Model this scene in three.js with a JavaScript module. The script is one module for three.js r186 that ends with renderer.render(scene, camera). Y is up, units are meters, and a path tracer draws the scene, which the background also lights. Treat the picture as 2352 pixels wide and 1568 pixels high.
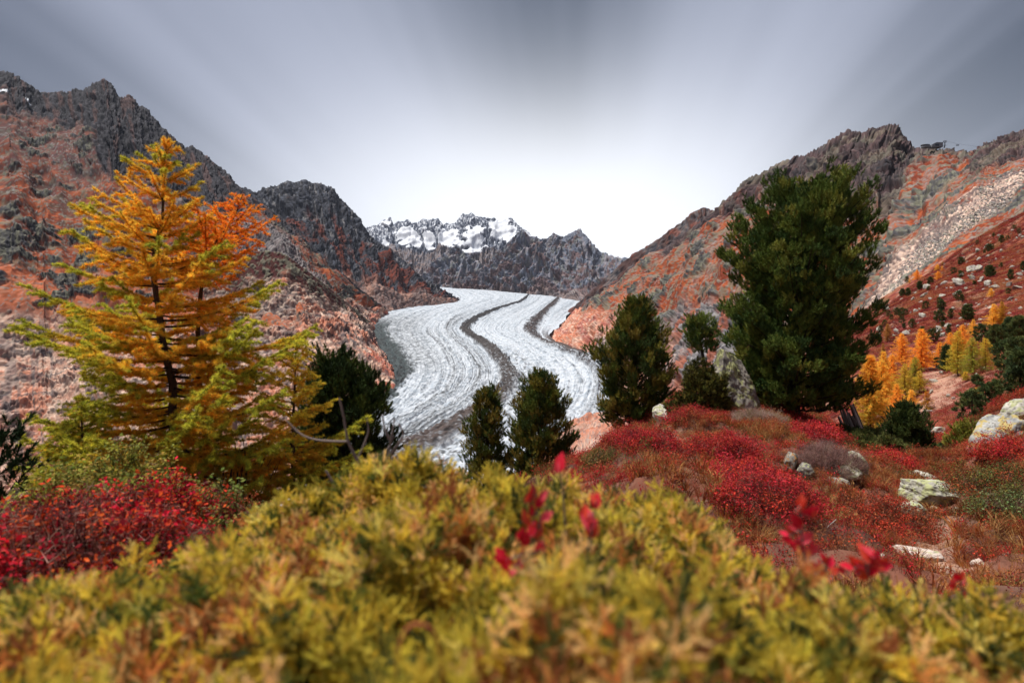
import * as THREE from 'three';
import { mergeGeometries } from 'three/addons/utils/BufferGeometryUtils.js';

// ---------------------------------------------------------------- camera, sky, sun, exposure
const scene = new THREE.Scene();
const camera = new THREE.PerspectiveCamera(64, 1024 / 682, 0.05, 60000);
camera.position.set(0, 0, 0);
camera.focus = 20;
camera.userData.fStop = 1.8;
const renderer = new THREE.WebGLRenderer({ antialias: true });
renderer.toneMapping = THREE.LinearToneMapping;
renderer.toneMappingExposure = 4.4;
renderer.shadowMap.enabled = true;

// seeded random numbers and gradient noise
function rng(seed) {
  let a = (seed * 2654435761) >>> 0;
  return () => { a = (a + 0x6D2B79F5) >>> 0; let t = a; t = Math.imul(t ^ (t >>> 15), t | 1); t ^= t + Math.imul(t ^ (t >>> 7), t | 61); return ((t ^ (t >>> 14)) >>> 0) / 4294967296; };
}
const PERM = new Uint8Array(512);
{ const r = rng(77), a = Array.from({ length: 256 }, (_, i) => i); for (let i = 255; i > 0; i--) { const j = Math.floor(r() * (i + 1)); [a[i], a[j]] = [a[j], a[i]]; } for (let i = 0; i < 512; i++) PERM[i] = a[i & 255]; }
function grad(h, x, y, z) { h &= 15; const u = h < 8 ? x : y, v = h < 4 ? y : (h === 12 || h === 14 ? x : z); return ((h & 1) ? -u : u) + ((h & 2) ? -v : v); }
function noise(x, y = 0, z = 0) {
  const fx = Math.floor(x), fy = Math.floor(y), fz = Math.floor(z), X = fx & 255, Y = fy & 255, Z = fz & 255;
  x -= fx; y -= fy; z -= fz;
  const u = x * x * x * (x * (x * 6 - 15) + 10), v = y * y * y * (y * (y * 6 - 15) + 10), w = z * z * z * (z * (z * 6 - 15) + 10);
  const A = PERM[X] + Y, AA = PERM[A] + Z, AB = PERM[A + 1] + Z, B = PERM[X + 1] + Y, BA = PERM[B] + Z, BB = PERM[B + 1] + Z;
  const l = (t, a, b) => a + t * (b - a);
  return l(w, l(v, l(u, grad(PERM[AA], x, y, z), grad(PERM[BA], x - 1, y, z)), l(u, grad(PERM[AB], x, y - 1, z), grad(PERM[BB], x - 1, y - 1, z))),
    l(v, l(u, grad(PERM[AA + 1], x, y, z - 1), grad(PERM[BA + 1], x - 1, y, z - 1)), l(u, grad(PERM[AB + 1], x, y - 1, z - 1), grad(PERM[BB + 1], x - 1, y - 1, z - 1))));
}
function fbm(x, y, z, o = 4, g = 0.5) { let s = 0, a = 1, f = 1, n = 0; for (let i = 0; i < o; i++) { s += a * noise(x * f + i * 17.3, y * f - i * 9.1, z * f + i * 5.7); n += a; a *= g; f *= 2.03; } return s / n * 1.5; }
function ridged(x, y, z, o = 4, g = 0.55) { let s = 0, a = 1, f = 1, n = 0; for (let i = 0; i < o; i++) { const k = 1 - Math.abs(noise(x * f + i * 31.7, y * f + i * 3.3, z * f - i * 12.9)) * 1.7; s += a * k * k; n += a; a *= g; f *= 2.07; } return s / n; }
function billow(x, y, z, o = 3, g = 0.48) { let s = 0, a = 1, f = 1, n = 0; for (let i = 0; i < o; i++) { s += a * Math.abs(noise(x * f + i * 11.3, y * f + i * 7.9, z * f - i * 2.9)) * 2; n += a; a *= g; f *= 2.05; } return s / n; }
// broken blocks: [tone of the block 0..1, distance to the nearest joint]
const CELL = [0, 0];
function cells(x, y, z) {
  const fx = Math.floor(x), fy = Math.floor(y), fz = Math.floor(z); let a = 9, b = 9, id = 0;
  for (let k = -1; k < 2; k++) for (let j = -1; j < 2; j++) for (let i = -1; i < 2; i++) {
    const h = PERM[(PERM[(PERM[(fx + i) & 255] + fy + j) & 255] + fz + k) & 255], g = PERM[h + 91], f = PERM[g + 37], dx = fx + i + h / 255 - x, dy = fy + j + g / 255 - y, dz = fz + k + f / 255 - z, d = dx * dx + dy * dy + dz * dz;
    if (d < a) { b = a; a = d; id = PERM[f + 11]; } else if (d < b) b = d;
  }
  CELL[0] = id / 255; CELL[1] = Math.sqrt(b) - Math.sqrt(a); return CELL;
}
const clamp = (x, a = 0, b = 1) => Math.min(b, Math.max(a, x));
const sstep = (a, b, x) => { const t = clamp((x - a) / (b - a)); return t * t * (3 - 2 * t); };
const lerp = (a, b, t) => a + (b - a) * t;
const rgb = (r, g, b) => { const c = new THREE.Color().setRGB(r / 255, g / 255, b / 255, THREE.SRGBColorSpace); return [c.r, c.g, c.b]; };
const mix3 = (a, b, t) => [a[0] + (b[0] - a[0]) * t, a[1] + (b[1] - a[1]) * t, a[2] + (b[2] - a[2]) * t];
const V = (x, y, z) => new THREE.Vector3(x, y, z);
// a sight line turned into a place: picture column, picture row, metres away
const FP = 1254.4;
const P = (px, py, d) => V((px - 1176) / FP * d, (784 - py) / FP * d, -d);

// the sky: long streaks of grey cloud drawn out towards the head of the valley, thin and bright low over the glacier
{
  const W = 1024, H = 512, data = new Float32Array(W * H * 4);
  for (let j = 0; j < H; j++) {
    const el = ((j + 0.5) / H - 0.5) * Math.PI, y = Math.sin(el), c = Math.cos(el);
    for (let i = 0; i < W; i++) {
      const az = ((i + 0.5) / W - 0.5) * 2 * Math.PI, x = Math.cos(az) * c, z = Math.sin(az) * c, o = (j * W + i) * 4;
      const yy = Math.max(y, 0), X = x / (yy + 0.13), Z = -z / (yy + 0.13);
      const wob = 0.16 * fbm(X * 0.5 + 3, Z * 0.16, 4.2, 3);
      const Xs = X - 0.1 * (Z - 1.3) + wob;
      let b = 0.5 + 0.5 * Math.cos(2 * Math.PI * (Xs + 0.66) / 1.24);
      b *= 1 - 0.62 * sstep(0.85, 1.5, Math.abs(Xs + 0.12)); if (Math.abs(Xs) > 1.9) b = lerp(b, 0.32, clamp((Math.abs(Xs) - 1.9) * 1.5));
      b = clamp(b * 0.75 + 0.13 + 0.42 * fbm(Xs * 1.25 + 7, Z * 0.14, 1.7, 4) + 0.24 * fbm(Xs * 4.2, Z * 0.22, 8.8, 4));
      b = clamp((b - 0.5) * 1.05 + 0.44 + 0.10 * fbm(Xs * 8, Z * 0.3, 3.3, 3));
      const dx = Math.atan2(x, -z) * 57.3 - 4, dy = el * 57.3;
      const near = Math.exp(-Math.pow(dx / 38, 2)) * (z < 0 ? 1 : 0.3);
      const glow = Math.exp(-Math.pow(Math.max(0, Math.hypot(dx * 0.52, dy - 9) - 4) / 10.5, 2));
      const haze = Math.exp(-Math.max(0, dy - 6) / 11);
      const dark = [0.058, 0.078, 0.122], light = [0.30, 0.322, 0.405];
      let k = mix3(dark, light, b);
      const g1 = haze * (0.09 + 0.52 * near) + 0.10 * near * b;
      k = [k[0] + g1 * 0.94, k[1] + g1 * 0.98, k[2] + g1 * 1.05];
      k = mix3(k, [1.14, 1.14, 1.15], glow);
      if (y < 0) k = [0.16, 0.13, 0.11];
      for (let q = 0; q < 3; q++) data[o + q] = k[q] * [0.97, 1, 1.05][q] / 4.4;
      data[o + 3] = 1;
    }
  }
  const sky = new THREE.DataTexture(data, W, H, THREE.RGBAFormat, THREE.FloatType);
  sky.mapping = THREE.EquirectangularReflectionMapping; sky.magFilter = THREE.LinearFilter; sky.minFilter = THREE.LinearFilter; sky.needsUpdate = true;
  scene.background = sky; scene.environment = sky;
}
const sun = new THREE.DirectionalLight(new THREE.Color(1, 0.97, 0.92), 1.5);
sun.position.set(-330, 900, -40); sun.castShadow = true; sun.shadow.radius = 22; sun.shadow.mapSize.set(2048, 2048);
Object.assign(sun.shadow.camera, { left: -60, right: 60, top: 60, bottom: -60, near: 1, far: 3000 });
scene.add(sun); scene.add(sun.target);

// ---------------------------------------------------------------- helpers
const taken = {};
function numbered(n) { taken[n] = (taken[n] ?? -1) + 1; return taken[n] ? `${n}_${String(taken[n]).padStart(3, '0')}` : n; }
function tag(o, label, category, group, kind) { Object.assign(o.userData, { label, category }); if (group) o.userData.group = group; if (kind) o.userData.kind = kind; return o; }
function addMesh(name, geo, mat, parent = scene) { const m = new THREE.Mesh(geo, mat); m.name = parent === scene ? numbered(name) : name; m.castShadow = m.receiveShadow = true; parent.add(m); return m; }
function thing(name, label, category, pos = V(0, 0, 0), group) { const g = new THREE.Group(); g.name = numbered(name); g.position.copy(pos); scene.add(g); return tag(g, label, category, group); }
const MAT = {
  land: new THREE.MeshPhysicalMaterial({ specularIntensity: 0.2, vertexColors: true, roughness: 0.95, side: THREE.DoubleSide }),
  ice: new THREE.MeshPhysicalMaterial({ specularIntensity: 0.2, vertexColors: true, roughness: 0.7, side: THREE.DoubleSide }),
  rock: new THREE.MeshPhysicalMaterial({ specularIntensity: 0.2, vertexColors: true, roughness: 0.9 }),
  bark: new THREE.MeshPhysicalMaterial({ specularIntensity: 0.2, color: new THREE.Color(0.075, 0.05, 0.036), roughness: 0.95 }),
  barkDark: new THREE.MeshPhysicalMaterial({ specularIntensity: 0.2, color: new THREE.Color(0.045, 0.032, 0.024), roughness: 0.95 }),
  deadWood: new THREE.MeshPhysicalMaterial({ specularIntensity: 0.2, color: new THREE.Color(0.20, 0.155, 0.14), roughness: 0.85 }),
  paleWood: new THREE.MeshPhysicalMaterial({ specularIntensity: 0.2, color: new THREE.Color(0.42, 0.37, 0.34), roughness: 0.85 }),
  needle: new THREE.MeshPhysicalMaterial({ specularIntensity: 0.2, vertexColors: true, roughness: 0.75, side: THREE.DoubleSide }),
  leaf: new THREE.MeshPhysicalMaterial({ specularIntensity: 0.2, vertexColors: true, roughness: 0.9, transmission: 0.5, thickness: 0, side: THREE.DoubleSide }),
  metal: new THREE.MeshStandardMaterial({ color: new THREE.Color(0.05, 0.05, 0.055), roughness: 0.6, metalness: 0.4 }),
  concrete: new THREE.MeshStandardMaterial({ color: new THREE.Color(0.2, 0.2, 0.21), roughness: 0.9 }),
  glass: new THREE.MeshStandardMaterial({ color: new THREE.Color(0.02, 0.022, 0.025), roughness: 0.15 }),
};
function gridGeometry(nu, nv, pos, col, flip) {
  const g = new THREE.BufferGeometry(), idx = new Uint32Array((nu - 1) * (nv - 1) * 6); let k = 0;
  for (let j = 0; j < nv - 1; j++) for (let i = 0; i < nu - 1; i++) {
    const a = j * nu + i, b = a + 1, c = a + nu, d = c + 1;
    if (flip) { idx[k++] = a; idx[k++] = c; idx[k++] = b; idx[k++] = b; idx[k++] = c; idx[k++] = d; }
    else { idx[k++] = a; idx[k++] = b; idx[k++] = c; idx[k++] = b; idx[k++] = d; idx[k++] = c; }
  }
  g.setAttribute('position', new THREE.BufferAttribute(pos, 3)); g.setIndex(new THREE.BufferAttribute(idx, 1));
  if (col) g.setAttribute('color', new THREE.BufferAttribute(col, 3));
  g.computeVertexNormals(); return g;
}
// smooth curve through knots [t, x, y, z]
function hermite(k, t, out) {
  const n = k.length; let i = 0; while (i < n - 2 && t > k[i + 1][0]) i++;
  const a = k[i], b = k[i + 1], h = b[0] - a[0] || 1e-9, s = clamp((t - a[0]) / h), s2 = s * s, s3 = s2 * s;
  const p = k[i - 1], q = k[i + 2];
  for (let c = 1; c < 4; c++) {
    const slope = (b[c] - a[c]) / h;
    const ma = p ? (slope + (a[c] - p[c]) / (a[0] - p[0])) / 2 : slope, mb = q ? (slope + (q[c] - b[c]) / (q[0] - b[0])) / 2 : slope;
    out[c - 1] = (2 * s3 - 3 * s2 + 1) * a[c] + (s3 - 2 * s2 + s) * h * ma + (-2 * s3 + 3 * s2) * b[c] + (s3 - s2) * h * mb;
  }
  return out;
}
// a skin stretched over rows of places; relief(u, v, x, y, z) gives [height off the skin, r, g, b]
function straight(k, t, out) { const n = k.length; let i = 0; while (i < n - 2 && t > k[i + 1][0]) i++; const a = k[i], b = k[i + 1], s = clamp((t - a[0]) / (b[0] - a[0])); for (let c = 1; c < 4; c++) out[c - 1] = a[c] + (b[c] - a[c]) * s; return out; }
class Loft {
  constructor(rows, along = straight) { this.along = along; this.rows = rows.map(([v, pts]) => [v, pts.map(([u, x, y, z]) => { const p = P(x, y, z); return [u, p.x, p.y, p.z]; })]); }
  at(u, v) { const o = [0, 0, 0], ks = this.rows.map(([rv, pts]) => { hermite(pts, u, o); return [rv, o[0], o[1], o[2]]; }); return this.along(ks, v, [0, 0, 0]); }
  build(name, nu, nv, relief, mat, vmap = (t) => t, up = 0.6, tone = 0.84) {
    const pos = new Float32Array(nu * nv * 3), col = new Float32Array(nu * nv * 3), sm = new Float32Array(nu * nv * 3), o = [0, 0, 0];
    for (let i = 0; i < nu; i++) {
      const u = i / (nu - 1), ks = this.rows.map(([rv, pts]) => { hermite(pts, u, o); return [rv, o[0], o[1], o[2]]; });
      for (let j = 0; j < nv; j++) { this.along(ks, vmap(j / (nv - 1)), o); const q = (j * nu + i) * 3; sm[q] = o[0]; sm[q + 1] = o[1]; sm[q + 2] = o[2]; }
    }
    const a = V(0, 0, 0), b = V(0, 0, 0), n = V(0, 0, 0);
    for (let j = 0; j < nv; j++) for (let i = 0; i < nu; i++) {
      const q = (j * nu + i) * 3, l = (j * nu + Math.max(0, i - 1)) * 3, r = (j * nu + Math.min(nu - 1, i + 1)) * 3, d = (Math.max(0, j - 1) * nu + i) * 3, e = (Math.min(nv - 1, j + 1) * nu + i) * 3;
      a.set(sm[r] - sm[l], sm[r + 1] - sm[l + 1], sm[r + 2] - sm[l + 2]); b.set(sm[e] - sm[d], sm[e + 1] - sm[d + 1], sm[e + 2] - sm[d + 2]);
      n.crossVectors(a, b); const len = n.length() || 1; n.multiplyScalar(1 / len);
      const pl = Math.hypot(sm[q], sm[q + 1], sm[q + 2]);
      if ((-n.x * sm[q] - n.y * sm[q + 1] - n.z * sm[q + 2]) / pl + up * n.y < 0) n.multiplyScalar(-1);
      n.y += 0.35; n.normalize();
      const u = i / (nu - 1), v = vmap(j / (nv - 1)), k = relief(u, v, sm[q], sm[q + 1], sm[q + 2]);
      pos[q] = sm[q] + n.x * k[0]; pos[q + 1] = sm[q + 1] + n.y * k[0]; pos[q + 2] = sm[q + 2] + n.z * k[0];
      for (let c = 0; c < 3; c++) col[q + c] = k[1 + c] * tone;
    }
    const m = addMesh(name, gridGeometry(nu, nv, pos, col, true), mat); m.userData.kind = 'structure'; this.pos = pos; this.nu = nu; this.nv = nv; return m;
  }
}

// ---------------------------------------------------------------- mountains
const zc = (x, y) => [735 + x * 0.4687, 367.5 + y * 0.4687];
function ridgeRow(columns, dense) { // columns: picture columns at even steps of u; dense: [px, py, d]
  return dense.map(([px, py, d]) => { let i = 0; while (i < columns.length - 2 && px > columns[i + 1]) i++; return [(i + (px - columns[i]) / (columns[i + 1] - columns[i])) / (columns.length - 1), px, py, d]; });
}
const even = (pts) => pts.map((p, i) => [i / (pts.length - 1), ...p]);
const lowered = (row, dy, dd) => row.map(([u, x, y, d]) => { const p = P(x, y, d), q = d + dd, yy = p.y - (typeof dy === 'function' ? dy(d) : dy); return [u, x, 784 - yy / q * FP, q]; });
const vEven = (top, base) => (s) => s < 0.02 ? -0.06 * (1 - s / 0.02) : s > 0.985 ? 1 + 0.1 * (s - 0.985) / 0.015 : (() => { const k = (s - 0.02) / 0.965; return top * k / (base + (top - base) * k); })();
const K = {
  dark: rgb(40, 39, 43), slate: rgb(72, 70, 75), pale: rgb(136, 132, 131), redRock: rgb(106, 78, 72), lichen: rgb(116, 114, 97), scree: rgb(130, 115, 110),
  rust: rgb(150, 75, 43), rust2: rgb(122, 56, 37), orange: rgb(172, 94, 56), brown: rgb(80, 50, 42), wine: rgb(90, 42, 42), salmon: rgb(196, 118, 88), pink: rgb(188, 144, 124), cream: rgb(218, 190, 170), red: rgb(156, 86, 80),
  blue: rgb(92, 98, 112), blue2: rgb(120, 124, 136), snow: [0.78, 0.80, 0.84],
};
const streak = (a, f, k) => fbm(a * 6 * k, f * 1.1 * k, 2.2, 4);
// rock: tone varies by bed and grain
function rockTone(c0, c1, x, y, z, a, f, k = 1) { const t = clamp(0.5 + 1.0 * streak(a, f, k) + 0.9 * fbm(x * 9 * k, y * 9 * k, z * 9 * k, 3)); return mix3(c0, c1, t); }

// the great mountain left of the glacier
{
  const cols = [-900, 0, 130, 235, 320, 430, 530, 640, 740, 885];
  const ridge = ridgeRow(cols, [[-900, 60, 2300], [-600, 90, 2600], [-300, 130, 2900], [-120, 140, 3050], [-40, 165, 3100], [0, 162, 3100], [18, 163, 3100], [40, 176, 3100], [58, 185, 3120], [84, 205, 3150], [112, 212, 3150], [125, 208, 3150], [150, 209, 3150], [172, 205, 3150], [190, 203, 3150], [205, 196, 3150], [220, 187, 3160], [237, 182, 3160], [250, 189, 3160], [262, 203, 3160], [275, 219, 3150], [287, 220, 3150], [296, 217, 3150], [308, 224, 3150], [318, 239, 3150], [335, 248, 3150], [348, 266, 3150], [370, 287, 3150], [395, 312, 3150], [414, 330, 3150], [428, 338, 3150], [437, 334, 3150], [462, 349, 3150], [480, 365, 3150], [502, 382, 3150], [520, 398, 3150], [530, 414, 3150], [548, 428, 3160], [590, 462, 3200], [638, 496, 3250], [690, 540, 3300], [739, 590, 3380], [790, 632, 3450], [830, 668, 3500], [885, 708, 3600]]);
  const base = even([[-900, 1350, 1000], [0, 1200, 1350], [160, 1170, 1400], [300, 1140, 1430], [470, 1100, 1480], [650, 1040, 1530], [848, 946, 1600], [902, 853, 1980], [846, 757, 2900], [893, 714, 3600]]);
  const A = new Loft([[-0.06, lowered(ridge, 260, 420)], [0, ridge], [1, base], [1.1, lowered(base, 160, -120)]]);
  const smap = vEven(3150, 1500);
  A.build('mountain', 680, 470, (u, v, x, y, z) => {
    const X = x / 100, Y = y / 100, Z = z / 100, a = u * 40, f = v * 24, s = clamp(v * 1500 / (3150 - 1650 * v), 0, 1);
    const big = fbm(X * 0.3, Y * 0.3, Z * 0.3, 3), med = fbm(X * 1.1, Y * 1.1, Z * 1.1, 4), fine = fbm(X * 6, Y * 6, Z * 6, 3), fl = ridged(a * 0.8 + big, f * 0.16, 3.1, 4), fl2 = ridged(a * 2.6 + med, f * 0.5, 7.7, 3), cr = ridged(X * 2.2, Y * 3.0, Z * 2.2, 4);
    const w = s + 0.05 * big + 0.03 * med;
    const cliffW = sstep(0.27, 0.34, u) * (1 - sstep(0.60, 0.68, u)) * 0.145 + 0.075;             // the dark crag below the crest
    const crag = 1 - sstep(cliffW - 0.012, cliffW + 0.018, w);
    const scar = sstep(0.57, 0.60, u + 0.02 * med) * (1 - sstep(0.74, 0.78, u + 0.02 * med)) * sstep(0.10, 0.14, w) * (1 - sstep(0.40, 0.46, w)); // fluted slabs on the flank
    const low = sstep(0.56, 0.63, w + 0.12 * sstep(0.6, 0.8, u));                                         // ice-worn rock above the glacier
    let oc = sstep(0.06, 0.16, fbm(X * 0.75 + 4, Y * 1.1, Z * 0.75, 5) + 0.10 * fl - 0.16 + 0.10 * sstep(0.3, 0.42, s) * (1 - sstep(0.48, 0.6, s)) - 0.12 * sstep(0.14, 0.2, s) * (1 - sstep(0.28, 0.36, s)) * (1 - sstep(0.45, 0.55, u)));
    oc *= (1 - crag) * (1 - scar);
    const hard = Math.max(crag, scar, oc * 0.85);
    const edge = Math.min(1, Math.abs(v) * 14 + 0.10);
    const butt = ridged(a * 0.26 + 0.4 * big, f * 0.07, 5.9, 2), bl = billow(X * 2.0, Y * 2.8, Z * 2.0, 4);
    let h = (big * 60 + butt * 50 - 30) * Math.min(1, s * 4) * (1 - 0.6 * low) + med * 9 * edge;
    h += Math.max(crag, scar) * edge * (fl * 40 + fl2 * 15 - 30) + (1 - hard) * (fine * 1.5 + fl * 6) + hard * fine * 4 + oc * (5 + fl * 4 + 9 * billow(X * 4.2, Y * 3.2, Z * 4.2, 3) + 3 * noise(X * 14, Y * 14, Z * 14));
    const rough = ridged(X * 6, Y * 4.5, Z * 6, 3);
    h += low * (bl * 5 + 16 * billow(X * 0.4 + 9, Y * 0.7, Z * 0.4, 2) + 8 * ridged(a * 1.7, f * 0.4, 6.1, 3) - 14) + (hard * 6.5 + low * 3 + 1.2) * rough + (0.7 + hard + low) * noise(X * 19, Y * 19, Z * 19);
    if (v < 0.02) h += 9 * fbm(a * 3, 0.3, 0.5, 3) * (u < 0.62 ? 1 : 0.2);
    // what grows and lies there
    const rx = X, ry = Y, rz = Z;
    let c;
    const g1 = fbm(X * 0.9 + 2, Y * 0.9, Z * 0.9 + 7, 5), g2 = fbm(a * 1.6, f * 0.35, 5.5, 4), g3 = fbm(X * 7, Y * 7, Z * 7 + 3, 3);
    c = mix3(K.rust2, K.rust, sstep(-0.25, 0.25, g1 + 0.5 * g3));
    c = mix3(c, K.orange, sstep(0.12, 0.3, g2 + 0.35 * g3) * 0.8);
    c = mix3(c, K.lichen, sstep(0.16, 0.26, fbm(X * 1.9, Y * 1.9, Z * 1.9, 5) + 0.25 * g3) * 0.75);
    c = mix3(c, K.brown, sstep(0.12, 0.2, fbm(X * 1.3 + 20, Y * 2, Z * 1.3, 4)) * 0.7 * (1 - sstep(0.6, 0.66, w)));
    const up = (1 - sstep(0.16, 0.30, w + 0.08 * g1)) * (1 - sstep(0.42, 0.5, u));                          // stony upper bowl
    c = mix3(c, mix3(K.slate, K.redRock, clamp(0.45 + g1 + g3)), up * (0.62 + 0.5 * g3));
    const chute = sstep(0.42, 0.5, u) * (1 - sstep(0.66, 0.7, u)) * sstep(cliffW - 0.01, cliffW + 0.01, w) * (1 - sstep(cliffW + 0.035, cliffW + 0.085, w + 0.05 * g2));
    c = mix3(c, mix3(K.scree, K.slate, clamp(0.5 + g3)), chute * 0.9);
    const bare = rockTone(K.slate, K.lichen, rx, ry, rz, a, f);
    c = mix3(c, mix3(bare, K.dark, clamp(0.3 + 1.3 * streak(a, f, 1.3) + 1.4 * fbm(X * 9, Y * 6, Z * 9 + 50, 2))), oc);
    c = mix3(c, mix3(K.orange, K.salmon, clamp(0.5 + g3 * 2)), sstep(0.44, 0.5, w + 0.05 * g3) * (1 - oc) * (1 - low) * 0.7 * (1 - sstep(0.6, 0.7, u)));
    c = mix3(c, rockTone(K.slate, K.pale, rx, ry, rz, a, f, 1.2), scar * 0.9);
    c = mix3(c, mix3(rockTone(K.dark, K.slate, rx, ry, rz, a, f), K.redRock, clamp(sstep(0.1, 0.3, g2) * 0.5)), crag);
    if (low > 0) {
      let l = mix3(K.pink, K.cream, clamp(0.45 + 1.2 * fbm(X * 2.4, Y * 3.4, Z * 2.4, 4) + 0.8 * g3));
      l = mix3(l, K.salmon, sstep(-0.02, 0.2, g1 + 0.4 * g3) * 0.75);
      l = mix3(l, K.scree, sstep(0.05, 0.2, g2 + 0.2 * g3) * 0.8);
      l = mix3(l, mix3(K.brown, K.wine, clamp(0.5 + 2 * g3)), sstep(0.12, 0.18, fbm(X * 1.5 + 40, Y * 3, Z * 1.5, 4)) * (1 - sstep(0.66, 0.74, w)) * 0.85);
      l = mix3(l, mix3(K.red, K.salmon, clamp(0.5 + 1.5 * g3)), sstep(0.60, 0.72, u) * sstep(0.72, 0.8, s + 0.06 * g1) * sstep(-0.22, 0.02, g1 + 0.3 * g3) * 0.85);
      l = mix3(l, K.slate, sstep(0.2, 0.26, fbm(X * 2 + 60, Y * 4, Z * 2, 4)) * 0.7);
      c = mix3(c, l, low);
    }
    const q1 = cells(X * 5.2 + 0.4 * med, Y * 3.4, Z * 5.2), id = q1[0], jt = 1 - sstep(0, 0.22, q1[1]), q2 = cells(X * 12.5, Y * 9, Z * 12.5), id2 = q2[0], jt2 = 1 - sstep(0, 0.25, q2[1]);
    const rk = Math.max(hard, low * 0.4);
    h += rk * ((id - 0.5) * 9 - jt * 5 + (id2 - 0.5) * 4 - jt2 * 1.6);
    const stone = id2 > 0.80 ? 1 : 0; h += (1 - rk) * stone * 2.6 * (1 - jt2);
    c = mix3(c, mix3(mix3(K.lichen, K.pale, id), K.cream, low * 0.6), stone * (1 - rk) * 0.75 * (1 - crag));
    for (const [pu, ps, ru, rs] of [[0.116, 0.050, 0.008, 0.004], [0.166, 0.040, 0.007, 0.003]]) { const e = ((u - pu) / ru) ** 2 + ((s - ps) / rs) ** 2 + 1.2 * med; if (e < 1) c = K.snow; }
    let gr = clamp(1 + 0.25 * fbm(X * 13, Y * 13, Z * 13, 2) + 0.2 * fbm(X * 4, Y * 4, Z * 4 + 30, 2), 0.4, 1.8); gr *= 1 + rk * ((id - 0.5) * 0.45 + (id2 - 0.5) * 0.5);
    return [h, c[0] * gr, c[1] * gr, c[2] * gr];
  }, MAT.land, smap).userData.label = 'great rust and grey mountain left of the glacier';
}
// the brown shoulder in front of its flank
{
  const ridge = even([[470, 640, 2150], [520, 606, 2150], [560, 586, 2150], [600, 577, 2150], [645, 583, 2150], [690, 610, 2180], [735, 646, 2240], [790, 690, 2400], [850, 740, 2700]]);
  const base = even([[470, 760, 1980], [520, 770, 1960], [560, 778, 1950], [620, 785, 1950], [680, 790, 1950], [730, 795, 1980], [780, 800, 2080], [820, 800, 2250], [858, 770, 2700]]);
  new Loft([[-0.3, lowered(ridge, 90, 190)], [0, ridge], [1, base], [1.3, lowered(base, 40, 60)]]).build('hill', 230, 170, (u, v, x, y, z) => {
    const X = x / 100, Y = y / 100, Z = z / 100, g1 = fbm(X * 1.2, Y * 1.2, Z * 1.2 + 7, 5), g3 = fbm(X * 8, Y * 8, Z * 8, 3), cr = ridged(X * 2.6, Y * 3.2, Z * 2.6, 4), w = v + 0.25 * g1 + 0.12 * u;
    const low = sstep(0.3, 0.48, w), oc = sstep(0.12, 0.2, fbm(X * 2, Y * 2, Z * 2, 4)) * (1 - low * 0.4);
    let c = mix3(K.wine, K.brown, clamp(0.6 + 1.4 * g3)); c = mix3(c, K.lichen, oc * 0.8);
    let l = mix3(K.scree, K.pink, clamp(0.35 + g1 + g3)); l = mix3(l, K.salmon, sstep(0.1, 0.25, g1 + 0.3 * g3) * 0.6); l = mix3(l, K.slate, sstep(0.1, 0.3, cr - 0.5 + g3 * 0.4) * 0.5);
    c = mix3(c, l, low);
    const q2 = cells(X * 12, Y * 9, Z * 12), gr = 1 + 0.25 * fbm(X * 13, Y * 13, Z * 13, 2) + (q2[0] - 0.5) * (0.35 + 0.3 * low), st = q2[0] > 0.74 ? 1 : 0; c = mix3(c, mix3(K.lichen, K.cream, low * 0.6), st * 0.7);
    return [2 * ridged(X * 6, Y * 4.5, Z * 6, 3) + 3 * st * sstep(0, 0.25, q2[1]) + (oc * 7 + low * (6 * billow(X * 1.6, Y * 2, Z * 1.6, 3) + 5 * ridged(u * 30, v * 3, 4, 3)) + 12 * g1 + 2 * g3) * clamp(0.3 + v * 2), c[0] * gr, c[1] * gr, c[2] * gr];
  }, MAT.land, (t) => -0.3 + 1.6 * t).userData.label = 'rounded brown shoulder below the mountain flank';
}
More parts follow.
